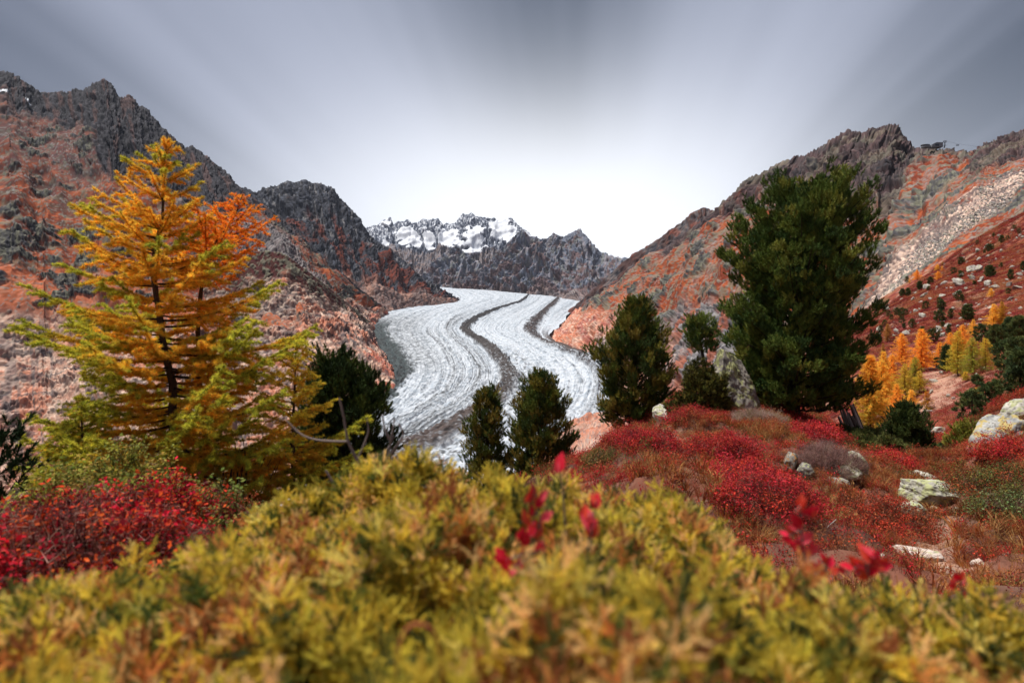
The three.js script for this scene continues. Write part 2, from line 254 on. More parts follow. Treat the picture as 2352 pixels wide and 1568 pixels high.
// the dark pyramid behind it
{
  const cols = [480, 600, 700, 765, 830, 890, 950, 1000, 1055];
  const ridge = ridgeRow(cols, [[480, 470, 5000], [540, 440, 5000], [564, 432, 5000], [575, 438, 5000], [591, 440, 5000], [600, 434, 5000], [615, 429, 5000], [632, 426, 5000], [645, 422, 5000], [658, 415, 5000], [668, 418, 5000], [682, 417, 5000], [690, 413, 5000], [699, 410, 5000], [708, 416, 5000], [722, 419, 5000], [738, 420, 5000], [752, 428, 5000], [763, 432, 5000], [774, 446, 5000], [791, 463, 5000], [805, 478, 5000], [818, 492, 5000], [829, 508, 5000], [847, 536, 5000], [870, 556, 5000], [890, 569, 5000], [915, 589, 5020], [936, 606, 5040], [969, 637, 5080], [1000, 657, 5120], [1035, 675, 5180], [1053, 691, 5200]]);
  const base = even([[560, 690, 3700], [640, 720, 3700], [740, 735, 3700], [830, 740, 3750], [888, 718, 3800], [935, 713, 4050], [985, 707, 4350], [1030, 703, 4650], [1056, 694, 5150]]);
  new Loft([[-0.08, lowered(ridge, 260, 420)], [0, ridge], [1, base], [1.1, lowered(base, 120, -60)]]).build('mountain', 330, 260, (u, v, x, y, z) => {
    const X = x / 100, Y = y / 100, Z = z / 100, a = u * 34, f = v * 20, big = fbm(X * 0.3, Y * 0.3, Z * 0.3, 3), med = fbm(X, Y, Z, 4), fine = fbm(X * 4, Y * 4, Z * 4, 3), fl = ridged(a * 0.75 + big, f * 0.15, 4.4, 4), fl2 = ridged(a * 2.4 + med, f * 0.45, 1.1, 3);
    const w = v + 0.1 * big + 0.06 * med, low = sstep(0.66, 0.76, w + 0.35 * sstep(0.72, 1, u));
    const g1 = fbm(a * 0.7, f * 0.3, 8, 4), g3 = fbm(X * 5, Y * 5, Z * 5, 3);
    const edge = Math.min(1, Math.abs(v) * 10 + 0.12);
    let h = big * 70 * Math.min(1, v * 4) + edge * (1 - low * 0.8) * (fl * 66 + fl2 * 17 + 90 * ridged(a * 0.24 + 0.3 * big, f * 0.06, 2.9, 2) - 90) + fine * 6 + low * fine * 5;
    if (v < 0.03) h += 14 * fbm(a * 4, 0.2, 0.9, 3) * (1 - sstep(0.45, 0.55, u));
    let c = mix3(K.dark, mix3(K.blue, K.slate, 0.5), clamp(0.35 + 1.1 * streak(a, f, 1) + 0.5 * g3));
    c = mix3(c, K.pale, sstep(0.30, 0.4, streak(a + 9, f * 0.6, 0.6) + 0.15 * g3) * 0.6);
    const grass = sstep(0.0, 0.16, g1 + 0.35 * g3 + 0.3 * (v - 0.35) + 0.28 * sstep(0.45, 0.62, u) - 0.08) * sstep(0.2, 0.34, w);
    c = mix3(c, mix3(K.rust2, K.brown, clamp(0.4 + g3 * 1.5)), grass * 0.88);
    c = mix3(c, mix3(mix3(K.scree, K.redRock, clamp(0.6 + g3 * 1.2)), K.pink, sstep(0.05, 0.3, g1) * 0.5), low);
    const q1 = cells(X * 3.2, Y * 1.6, Z * 3.2), b1 = q1[0], q2 = cells(X * 7.5, Y * 4.5, Z * 7.5), gr = (1 + 0.2 * fbm(X * 8, Y * 8, Z * 8, 2)) * (1 + (b1 - 0.5) * 0.4 + (q2[0] - 0.5) * 0.5); h += 4 * ridged(X * 3.6, Y * 2.8, Z * 3.6, 3) + (1 - low * 0.6) * ((b1 - 0.5) * 16 + (q2[0] - 0.5) * 8);
    return [h, c[0] * gr, c[1] * gr, c[2] * gr];
  }, MAT.land, vEven(5000, 3900)).userData.label = 'dark jagged pyramid behind the left flank';
}
// the snowy range at the valley head
{
  const R = [[150, 400], [200, 345], [228, 330], [255, 322], [280, 316], [298, 305], [315, 292], [330, 288], [342, 279], [350, 294], [358, 314], [375, 302], [398, 300], [418, 296], [428, 288], [440, 300], [468, 306], [484, 303], [500, 288], [525, 291], [548, 288], [566, 289], [577, 284], [590, 300], [605, 314], [618, 309], [640, 309], [662, 306], [680, 284], [700, 262], [716, 266], [730, 264], [742, 257], [756, 272], [775, 276], [800, 279], [820, 281], [838, 287], [852, 283], [868, 296], [895, 293], [915, 288], [936, 281], [950, 296], [966, 312], [990, 334], [1010, 345], [1030, 366], [1055, 372], [1075, 385], [1140, 430]];
  const ridge = R.map(([x, y]) => [(x - 150) / 990, ...zc(x, y), 8600]);
  const base = [150, 400, 650, 900, 1140].map((x) => [(x - 150) / 990, ...zc(x * 0.95 + 40, 650), 7600]);
  const inSnow = (x, y, wob) => {
    const box = (x0, x1, y0, y1, sk = 0) => { const cx = (x0 + x1) / 2 + sk * (y - (y0 + y1) / 2), dx = Math.abs(x - cx) / ((x1 - x0) / 2), dy = Math.abs(y - (y0 + y1) / 2) / ((y1 - y0) / 2); return 1.05 + wob - Math.max(dx, dy, (dx + dy) * 0.62); };
    return Math.max(box(362, 490, 340, 432, 0.35), box(500, 560, 345, 432, 0.12), box(578, 684, 346, 440, -0.05), box(700, 808, 340, 446, 0.05), box(848, 955, 290, 404, 0.3), box(1000, 1065, 352, 384, 0.6), box(306, 345, 304, 328, 0), box(300, 330, 400, 428, 0), box(690, 760, 440, 462, 0));
  };
  new Loft([[-0.08, lowered(ridge, 300, 500)], [0, ridge], [1, base]]).build('mountain', 480, 190, (u, v, x, y, z) => {
    const X = x / 100, Y = y / 100, Z = z / 100, a = u * 34, f = v * 16, big = fbm(X * 0.3, Y * 0.3, Z * 0.3, 3), fl = ridged(a * 1.3 + 0.5 * big, f * 0.2, 6.6, 4), fl2 = ridged(a * 4, f * 0.7, 2.6, 3), fine = fbm(X * 3, Y * 3, Z * 3, 3);
    const sx = 150 + u * 990, sy = lerp(hermite(R.map(([p, q]) => [p, q, 0, 0]), sx, [0, 0, 0])[0], 650, clamp(v * 0.95));
    const sn = sstep(-0.02, 0.03, inSnow(sx, sy, 0.75 * fbm(X * 0.8, Y * 0.8, Z * 0.8, 5) - 0.08));
    const edge = Math.min(1, Math.abs(v) * 9 + 0.15);
    let h = big * 80 * Math.min(1, v * 5) + edge * (1 - sn * 0.9) * (fl * 95 + fl2 * 28 + 70 * ridged(a * 0.4, f * 0.08, 2.9, 2) - 90) + fine * 8 * (1 - sn * 0.7) + sn * (16 + 12 * fbm(X * 0.6, Y * 0.6, Z * 0.6, 2));
    if (v < 0.03) h += 16 * fbm(a * 5, 0.2, 0.9, 3);
    let c = mix3(K.blue, K.blue2, clamp(0.35 + 1.1 * fbm(a * 5, f, 0.2, 4) + 0.5 * fine));
    const g = fbm(X * 3.6, Y * 2.2, Z * 3.6, 4) + 0.5 * fbm(a * 6, f * 1.2, 9.9, 3);
    c = mix3(c, mix3(K.blue2, K.scree, clamp(0.7 + fine)), sstep(0.36, 0.5, v + 0.15 * big));
    c = mix3(c, K.redRock, sstep(0.15, 0.3, fbm(a, f, 3, 3)) * sstep(0.45, 0.6, v) * 0.5);
    c = mix3(c, K.snow, Math.max(sn, sstep(0.10, 0.2, g) * (1 - sstep(0.24, 0.34, v + 0.12 * big)) * 0.85));
    return [h, c[0], c[1], c[2]];
  }, MAT.land, vEven(8600, 7600), 0.6, 1.0).userData.label = 'far snowy range closing the valley';  // tone above the nearer mountains brightens the dim far faces in colour
}
// the grey spurs below it; haze is put into their paler, bluer colours
function farSpur(label, R, base, seed, nu, nv, redness) {
  const x0 = R[0][0], x1 = R[R.length - 1][0];
  const ridge = R.map(([x, y, d]) => [(x - x0) / (x1 - x0), ...zc(x, y), d]);
  const low = base.map(([x, y, d], i) => [i / (base.length - 1), ...zc(x, y), d]);
  const mean = (q) => q.reduce((s, p) => s + p[2], 0) / q.length;
  new Loft([[-0.08, lowered(ridge, 240, 420)], [0, ridge], [1, low], [1.1, lowered(low, 100, -20)]]).build('mountain', nu, nv, (u, v, x, y, z) => {
    const X = x / 100 + seed, Y = y / 100, Z = z / 100, a = u * (x1 - x0) / 32, f = v * 16, big = fbm(X * 0.35, Y * 0.35, Z * 0.35, 3), med = fbm(X, Y, Z, 4), fl = ridged(a * 0.9 + big * 0.8, f * 0.16, seed, 4), fl2 = ridged(a * 3 + med, f * 0.5, seed + 3, 3), fine = fbm(X * 3.4, Y * 3.4, Z * 3.4, 3);
    const edge = Math.min(1, Math.abs(v) * 9 + 0.12);
    let h = big * 90 * Math.min(1, v * 4) + edge * (fl * 80 + fl2 * 20 + 110 * ridged(a * 0.3 + 0.3 * big, f * 0.07, seed + 1, 2) - 100) + fine * 7;
    if (v < 0.03) h += 12 * fbm(a * 5, 0.2, 0.9, 3);
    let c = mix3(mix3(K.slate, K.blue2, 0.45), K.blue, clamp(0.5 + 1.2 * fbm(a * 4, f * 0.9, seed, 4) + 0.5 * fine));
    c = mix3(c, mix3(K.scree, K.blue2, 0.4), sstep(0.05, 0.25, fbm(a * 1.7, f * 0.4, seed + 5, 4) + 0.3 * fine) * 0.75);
    c = mix3(c, K.lichen, sstep(0.12, 0.3, fbm(a * 2.2, f * 0.5, seed + 8, 4)) * 0.4);
    c = mix3(c, mix3(K.brown, K.redRock, clamp(0.5 + fine)), sstep(0.02, 0.2, fbm(X * 0.8, Y * 1.2, Z * 0.8, 4) + 0.25 * fine + redness * (v - 0.45)) * 0.7);
    c = mix3(c, K.scree, sstep(0.86, 0.95, v + 0.08 * med) * 0.7);
    const q1 = cells(X * 2.4, Y * 1.3, Z * 2.4), b1 = q1[0], q2 = cells(X * 5.5, Y * 3.5, Z * 5.5), gr = (1 + 0.2 * fbm(X * 6, Y * 6, Z * 6, 2)) * (1 + (b1 - 0.5) * 0.35 + (q2[0] - 0.5) * 0.45); h += 6 * ridged(X * 2.6, Y * 2, Z * 2.6, 3) + (b1 - 0.5) * 18 + (q2[0] - 0.5) * 10;
    return [h, c[0] * gr, c[1] * gr, c[2] * gr];
  }, MAT.land, vEven(mean(R), mean(base)), 0.6, 1.15).userData.label = label;  // raised tone paints in light that the steep faces lack
}
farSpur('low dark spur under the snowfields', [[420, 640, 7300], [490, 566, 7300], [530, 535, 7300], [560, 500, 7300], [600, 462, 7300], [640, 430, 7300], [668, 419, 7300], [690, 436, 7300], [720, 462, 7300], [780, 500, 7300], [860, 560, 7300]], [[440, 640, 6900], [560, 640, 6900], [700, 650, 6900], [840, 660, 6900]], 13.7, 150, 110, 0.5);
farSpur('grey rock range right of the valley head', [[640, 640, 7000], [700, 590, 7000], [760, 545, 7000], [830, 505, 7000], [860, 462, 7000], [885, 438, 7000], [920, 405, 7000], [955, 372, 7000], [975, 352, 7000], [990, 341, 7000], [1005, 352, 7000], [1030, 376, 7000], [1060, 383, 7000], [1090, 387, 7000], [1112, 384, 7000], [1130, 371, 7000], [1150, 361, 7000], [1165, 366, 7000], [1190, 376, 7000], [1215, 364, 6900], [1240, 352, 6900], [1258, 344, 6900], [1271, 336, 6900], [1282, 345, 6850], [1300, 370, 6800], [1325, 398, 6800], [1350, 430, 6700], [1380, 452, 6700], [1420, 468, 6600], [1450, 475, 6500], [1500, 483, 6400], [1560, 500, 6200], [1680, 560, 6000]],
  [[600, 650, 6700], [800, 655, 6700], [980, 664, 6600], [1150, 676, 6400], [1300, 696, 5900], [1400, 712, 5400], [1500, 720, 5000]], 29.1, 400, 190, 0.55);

// the far right peak behind the right-hand flank
{
  const ridge = even([[1300, 720, 4500], [1370, 655, 4300], [1440, 593, 4100], [1500, 556, 3900], [1550, 518, 3750], [1580, 496, 3700], [1605, 478, 3650], [1622, 474, 3650], [1640, 484, 3600], [1690, 500, 3500], [1760, 520, 3400]]);
  const base = even([[1320, 740, 4300], [1370, 720, 4100], [1420, 715, 3900], [1470, 710, 3700], [1520, 700, 3500], [1560, 690, 3300], [1600, 680, 3200], [1640, 670, 3100], [1680, 660, 3000], [1720, 650, 3000], [1780, 640, 3000]]);
  new Loft([[-0.1, lowered(ridge, 160, 300)], [0, ridge], [1, base]]).build('mountain', 170, 110, (u, v, x, y, z) => {
    const X = x / 100, Y = y / 100, Z = z / 100, a = u * 20, f = v * 10, med = fbm(X, Y, Z, 4), fine = fbm(X * 5, Y * 5, Z * 5, 3), fl = ridged(a * 0.8 + med, f * 0.2, 1.2, 4);
    let c = mix3(K.slate, K.scree, clamp(0.5 + fine + med)); c = mix3(c, K.brown, sstep(-0.05, 0.12, fbm(a * 1.2, f * 0.4, 5, 4) + 0.3 * fine) * 0.75); c = mix3(c, K.rust2, sstep(0.1, 0.3, med + 0.3 * fine) * 0.6);
    return [Math.min(1, Math.abs(v) * 6 + 0.2) * (fl * 40 - 20) + med * 18 + fine * 5, c[0], c[1], c[2]];
  }, MAT.land, vEven(3700, 3400)).userData.label = 'small far peak behind the right ridge';
}
// the mountain on the right, down to the glacier edge and the blocky slope
const rightMountain = (() => {
  const cols = [1345, 1440, 1560, 1642, 1726, 1824, 1882, 1961, 2040, 2109, 2222, 2300, 2352, 2480, 2700];
  const ridge = ridgeRow(cols, [[1345, 690, 4600], [1390, 668, 4200], [1440, 634, 3600], [1500, 592, 3200], [1560, 548, 2900], [1600, 516, 2700], [1642, 481, 2500], [1668, 456, 2450], [1690, 437, 2400], [1710, 418, 2300], [1726, 405, 2250], [1745, 396, 2230], [1762, 387, 2200], [1789, 373, 2120], [1808, 366, 2100], [1824, 358, 2050], [1832, 354, 2050], [1843, 358, 2030], [1855, 349, 2000], [1868, 345, 1980], [1882, 339, 1950], [1905, 324, 1900], [1922, 312, 1890], [1936, 305, 1880], [1950, 299, 1870], [1961, 296, 1850], [1972, 299, 1840], [1981, 302, 1840], [1990, 295, 1830], [2000, 291, 1820], [2018, 290, 1820], [2035, 287, 1800], [2050, 288, 1800], [2058, 286, 1800], [2068, 294, 1790], [2078, 309, 1780], [2092, 324, 1740], [2109, 335, 1700], [2136, 338, 1650], [2164, 338, 1600], [2190, 341, 1560], [2222, 348, 1500], [2236, 344, 1450], [2254, 336, 1400], [2273, 327, 1330], [2300, 320, 1250], [2312, 312, 1230], [2320, 306, 1210], [2334, 305, 1190], [2352, 302, 1150], [2400, 290, 1100], [2480, 260, 1000], [2700, 230, 900]]);
  const base = even([[1335, 694, 4600], [1290, 746, 3900], [1256, 783, 3050], [1330, 834, 2400], [1374, 882, 2020], [1422, 975, 1620], [1500, 1040, 1250], [1620, 1090, 950], [1760, 1070, 700], [1880, 970, 480], [1960, 800, 330], [2080, 705, 270], [2250, 620, 240], [2420, 510, 215], [2700, 370, 190]]);
  const L = new Loft([[-0.06, lowered(ridge, 160, 260)], [0, ridge], [1, base], [1.08, lowered(base, (d) => 12 + d * 0.045, -10)]]);
  const tops = hermite, top = (u) => hermite(ridge.map(([a, , , d]) => [a, d, 0, 0]), u, [0, 0, 0])[0], bot = (u) => hermite(base.map(([a, , , d]) => [a, d, 0, 0]), u, [0, 0, 0])[0];
  const cu = (i) => i / 14;
  L.shade = (u, v, x, y, z) => {
    const T = top(u), B = bot(u), s = clamp(v * B / ((1 - v) * T + v * B));
    const near = 1 - sstep(500, 1500, Math.hypot(x, z)), both = (fn) => near <= 0 ? fn(1) : near >= 1 ? fn(4) : lerp(fn(1), fn(4), near); // finer beds where the slope comes close
    const X = x / 100, Y = y / 100, Z = z / 100, a = u * 46, f = v * 18, big = fbm(X * 0.3, Y * 0.3, Z * 0.3, 3), med = fbm(X * 1.2, Y * 1.2, Z * 1.2, 4), fine = both((k) => fbm(X * 7 * k, Y * 7 * k, Z * 7 * k, 3)), fl = both((k) => ridged(a * 0.75 * k + big, f * 0.15 * k, 9.1, 4));
    const w = s + 0.05 * big + 0.04 * med, g1 = both((k) => fbm(X * 0.8 * k + 5, Y * 0.8 * k, Z * 0.8 * k, 5)), g2 = both((k) => fbm(a * 1.4 * k, f * 0.3 * k, 2.5, 4)), g3 = both((k) => fbm(X * 9 * k, Y * 9 * k, Z * 9 * k, 3)), g4 = both((k) => fbm(X * 26 * k, Y * 26 * k, Z * 26 * k, 2));
    const crest = 1 - sstep(0.13, 0.22, w - 0.05 * sstep(cu(5), cu(7), u) * (1 - sstep(cu(9), cu(10), u)) + 0.16 * sstep(cu(8.6), cu(9.2), u) * (1 - sstep(cu(10), cu(10.6), u)) + 0.08 * g2);
    const cliff = sstep(cu(4.1), cu(4.5), u + 0.008 * med) * (1 - sstep(cu(6.6), cu(7), u + 0.008 * med)) * sstep(0.5, 0.56, w) * (1 - sstep(0.80, 0.86, w));
    const toe = sstep(0.66, 0.78, w + 0.03 * g1) * (1 - sstep(cu(5.2), cu(5.8), u));
    const oc = sstep(0.18, 0.26, both((k) => fbm(X * 0.9 * k + 14, Y * 1.3 * k, Z * 0.9 * k, 5)) + 0.08 * fl - 0.05 + 0.05 * sstep(cu(8), cu(9), u)) * (1 - toe);
    const bandA = sstep(0.78, 0.82, s + 0.05 * g1) * sstep(cu(9.4), cu(9.9), u) * (1 - sstep(cu(13.6), cu(13.9), u));
    const cA = lerp(0.74, 0.36, clamp((u - cu(9.8)) / (cu(12.6) - cu(9.8)))), wA = lerp(0.17, 0.035, clamp((u - cu(9.8)) / (cu(12.4) - cu(9.8))));
    const bandB = (1 - sstep(wA * 0.8, wA * 1.1, Math.abs(s - cA + 0.05 * g1 + 0.02 * g3))) * sstep(cu(9.5), cu(9.9), u + 0.006 * g1) * (1 - sstep(cu(13), cu(13.6), u));
    const scree = Math.max(bandA, bandB);
    const edge = Math.min(1, Math.abs(v) * 12 + 0.12), sc = clamp(Math.hypot(x, z) / 1500, 0.10, 1.2), hard = Math.max(crest, cliff, oc * 0.8);
    let h = big * 55 * sc * Math.min(1, s * 4) * (1 - sstep(0.9, 1, v)) + med * 14 * sc * edge;
    const bl = both((k) => billow(X * 1.9 * k, Y * 2.6 * k, Z * 1.9 * k, 4)), butt = ridged(a * 0.3 + 0.4 * big, f * 0.07, 5.9, 2), calm = 1 - 0.72 * sstep(cu(9), cu(11), u);
    h += edge * sc * calm * (Math.max(crest, cliff) * (fl * 28 + bl * 9 - 22) + oc * (4 + bl * 6 + fl * 5)) + fine * 2.2 * sc * (1 + hard) + toe * (fl * 18 + bl * 6 - 12) * sc + scree * sc * (4 * g3 + 3 * g4) + (butt * 46 - 26) * sc * calm * Math.min(1, s * 5) * (1 - sstep(0.8, 1, v));
    if (v < 0.02) h += 5 * sc * calm * fbm(a * 5, 0.3, 0.5, 3);
    let c = mix3(K.rust2, K.rust, sstep(-0.2, 0.2, g1 + 0.5 * g3 + 0.4 * g4));
    c = mix3(c, K.orange, sstep(0.08, 0.25, g2 + 0.4 * g3) * 0.7);
    c = mix3(c, K.lichen, sstep(0.1, 0.2, fbm(X * 2.2, Y * 2.2, Z * 2.2, 5) + 0.3 * g3 + 0.2 * g4) * 0.75);
    c = mix3(c, mix3(K.redRock, K.scree, clamp(0.5 + g3)), sstep(0.1, 0.26, g2 * 0.9 + 0.35 * fbm(a * 5, f * 0.7, 1, 3)) * 0.6 * (1 - sstep(0.45, 0.6, s)));
    c = mix3(c, mix3(rockTone(K.slate, K.lichen, X, Y, Z, a, f), K.dark, clamp(0.15 + 1.1 * streak(a, f, 1.2))), oc);
    c = mix3(c, mix3(rockTone(K.dark, mix3(K.slate, K.redRock, 0.35), X, Y, Z, a, f), K.lichen, sstep(0.1, 0.3, g1 + 0.4 * g3) * 0.4), crest * 0.92);
    c = mix3(c, mix3(rockTone(K.slate, K.pale, X, Y, Z, a, f, 1.3), K.rust, sstep(0.15, 0.25, g2 + 0.3 * g3) * 0.7), cliff);
    if (toe > 0) {
      let l = mix3(K.salmon, K.pink, clamp(0.45 + 1.4 * fbm(a * 2.2, f * 0.5, 6, 4) + 0.8 * g3)); l = mix3(l, K.red, sstep(0.0, 0.2, fbm(a * 1.1, f * 0.9, 16, 4) + 0.2 * g3) * 0.7 * (1 - sstep(cu(3), cu(4), u)));
      l = mix3(l, mix3(K.slate, K.pale, clamp(0.5 + 1.5 * g3)), sstep(0.02, 0.14, fbm(a * 2.4, f * 0.4, 26, 4)) * sstep(cu(2.2), cu(3.4), u) * 0.85);
      l = mix3(l, K.cream, sstep(0.16, 0.28, g3) * 0.5);
      c = mix3(c, l, toe);
    }
    const st = mix3(mix3(K.pale, K.pink, clamp(bandB * 0.5 + g3 * 0.5)), K.lichen, clamp(bandA * 0.5 + 0.6 * g3));
    const screeGrain = mix3(mix3(st, K.cream, clamp(0.1 + 1.6 * g4)), K.slate, clamp(-1.8 * g4 + 0.2 + 1.2 * sstep(0.05, 0.2, fbm(X * 2.6, Y * 2.6, Z * 2.6 + 9, 3))) * 0.75);
    c = mix3(c, screeGrain, scree * 0.95);
    const kc = near > 0.5 ? 3 : 1, q1 = cells(X * 5.2 * kc + 0.3 * med, Y * 3.6 * kc, Z * 5.2 * kc), id = q1[0], jt = 1 - sstep(0, 0.22, q1[1]), q2 = cells(X * 12.5 * kc, Y * 9 * kc, Z * 12.5 * kc), id2 = q2[0], jt2 = 1 - sstep(0, 0.25, q2[1]), rk = Math.max(hard, toe * 0.8), amp = clamp(sc * 1.6, 0.4, 1) / (kc > 1 ? 2 : 1);
    h += amp * (rk * ((id - 0.5) * 8 - jt * 4 + (id2 - 0.5) * 4 - jt2 * 1.4) + 1.2 * fine);
    const stone = id2 > 0.78 ? 1 : 0; h += (1 - rk) * (1 - scree) * stone * 2.4 * amp * (1 - jt2);
    c = mix3(c, mix3(K.lichen, K.pale, id), stone * (1 - rk) * 0.7 * (1 - scree));
    let gr = clamp(1 + 0.25 * g4 + 0.2 * g3, 0.4, 1.8); gr *= 1 + Math.max(rk, scree * 0.7) * ((id - 0.5) * 0.4 + (id2 - 0.5) * 0.5);
    L.scree = scree;
    return [h, c[0] * gr, c[1] * gr, c[2] * gr];
  };
  L.build('mountain', 640, 400, L.shade, MAT.land, (t) => t < 0.02 ? -0.06 * (1 - t / 0.02) : t > 0.985 ? 1 + 0.08 * (t - 0.985) / 0.015 : Math.pow((t - 0.02) / 0.965, 0.62)).userData.label = 'rust and grey mountain on the right with the cable car station';
  return L;
})();
// pale rock slope between the glacier and the near ridge
{
  const rowA = even([[1180, 1180, 1150], [1240, 1060, 1200], [1300, 985, 1300], [1345, 958, 1380], [1400, 950, 1400], [1460, 965, 1350], [1540, 1000, 1200], [1660, 1060, 900]]);
  const rowB = even([[1150, 1500, 260], [1230, 1350, 260], [1300, 1220, 260], [1360, 1160, 260], [1420, 1130, 250], [1480, 1120, 240], [1560, 1120, 220], [1700, 1120, 200]]);
  new Loft([[-0.1, lowered(rowA, 60, 60)], [0, rowA], [1, rowB]]).build('slope', 300, 260, (u, v, x, y, z) => {
    const X = x / 100, Y = y / 100, Z = z / 100, g1 = fbm(X * 1.4, Y * 1.4, Z * 1.4, 5), g3 = fbm(X * 9, Y * 9, Z * 9, 3), cr = ridged(X * 2.6, Y * 3, Z * 2.6, 4), g4 = fbm(X * 26, Y * 26, Z * 26, 2);
    let c = mix3(K.pink, K.cream, clamp(0.3 + 1.2 * g3 + g4)); c = mix3(c, K.salmon, sstep(-0.1, 0.2, g1 + 0.3 * g3) * 0.7); c = mix3(c, K.scree, sstep(0.05, 0.2, g4 + g3 * 0.4) * 0.7); c = mix3(c, K.brown, sstep(0.2, 0.3, g3 + 0.3 * g4) * 0.5);
    const gr = 1 + 0.5 * g4 + 0.3 * g3; return [(20 * billow(X * 1.5, Y * 2, Z * 1.5, 4) + 8 * ridged(X * 5, Y * 5, Z * 5, 3) - 10 + g1 * 22) * clamp(0.25 + v * 3) * clamp(1.25 - v), c[0] * gr, c[1] * gr, c[2] * gr];
  }, MAT.land).userData.label = 'pale pink rock slope above the glacier edge';
}

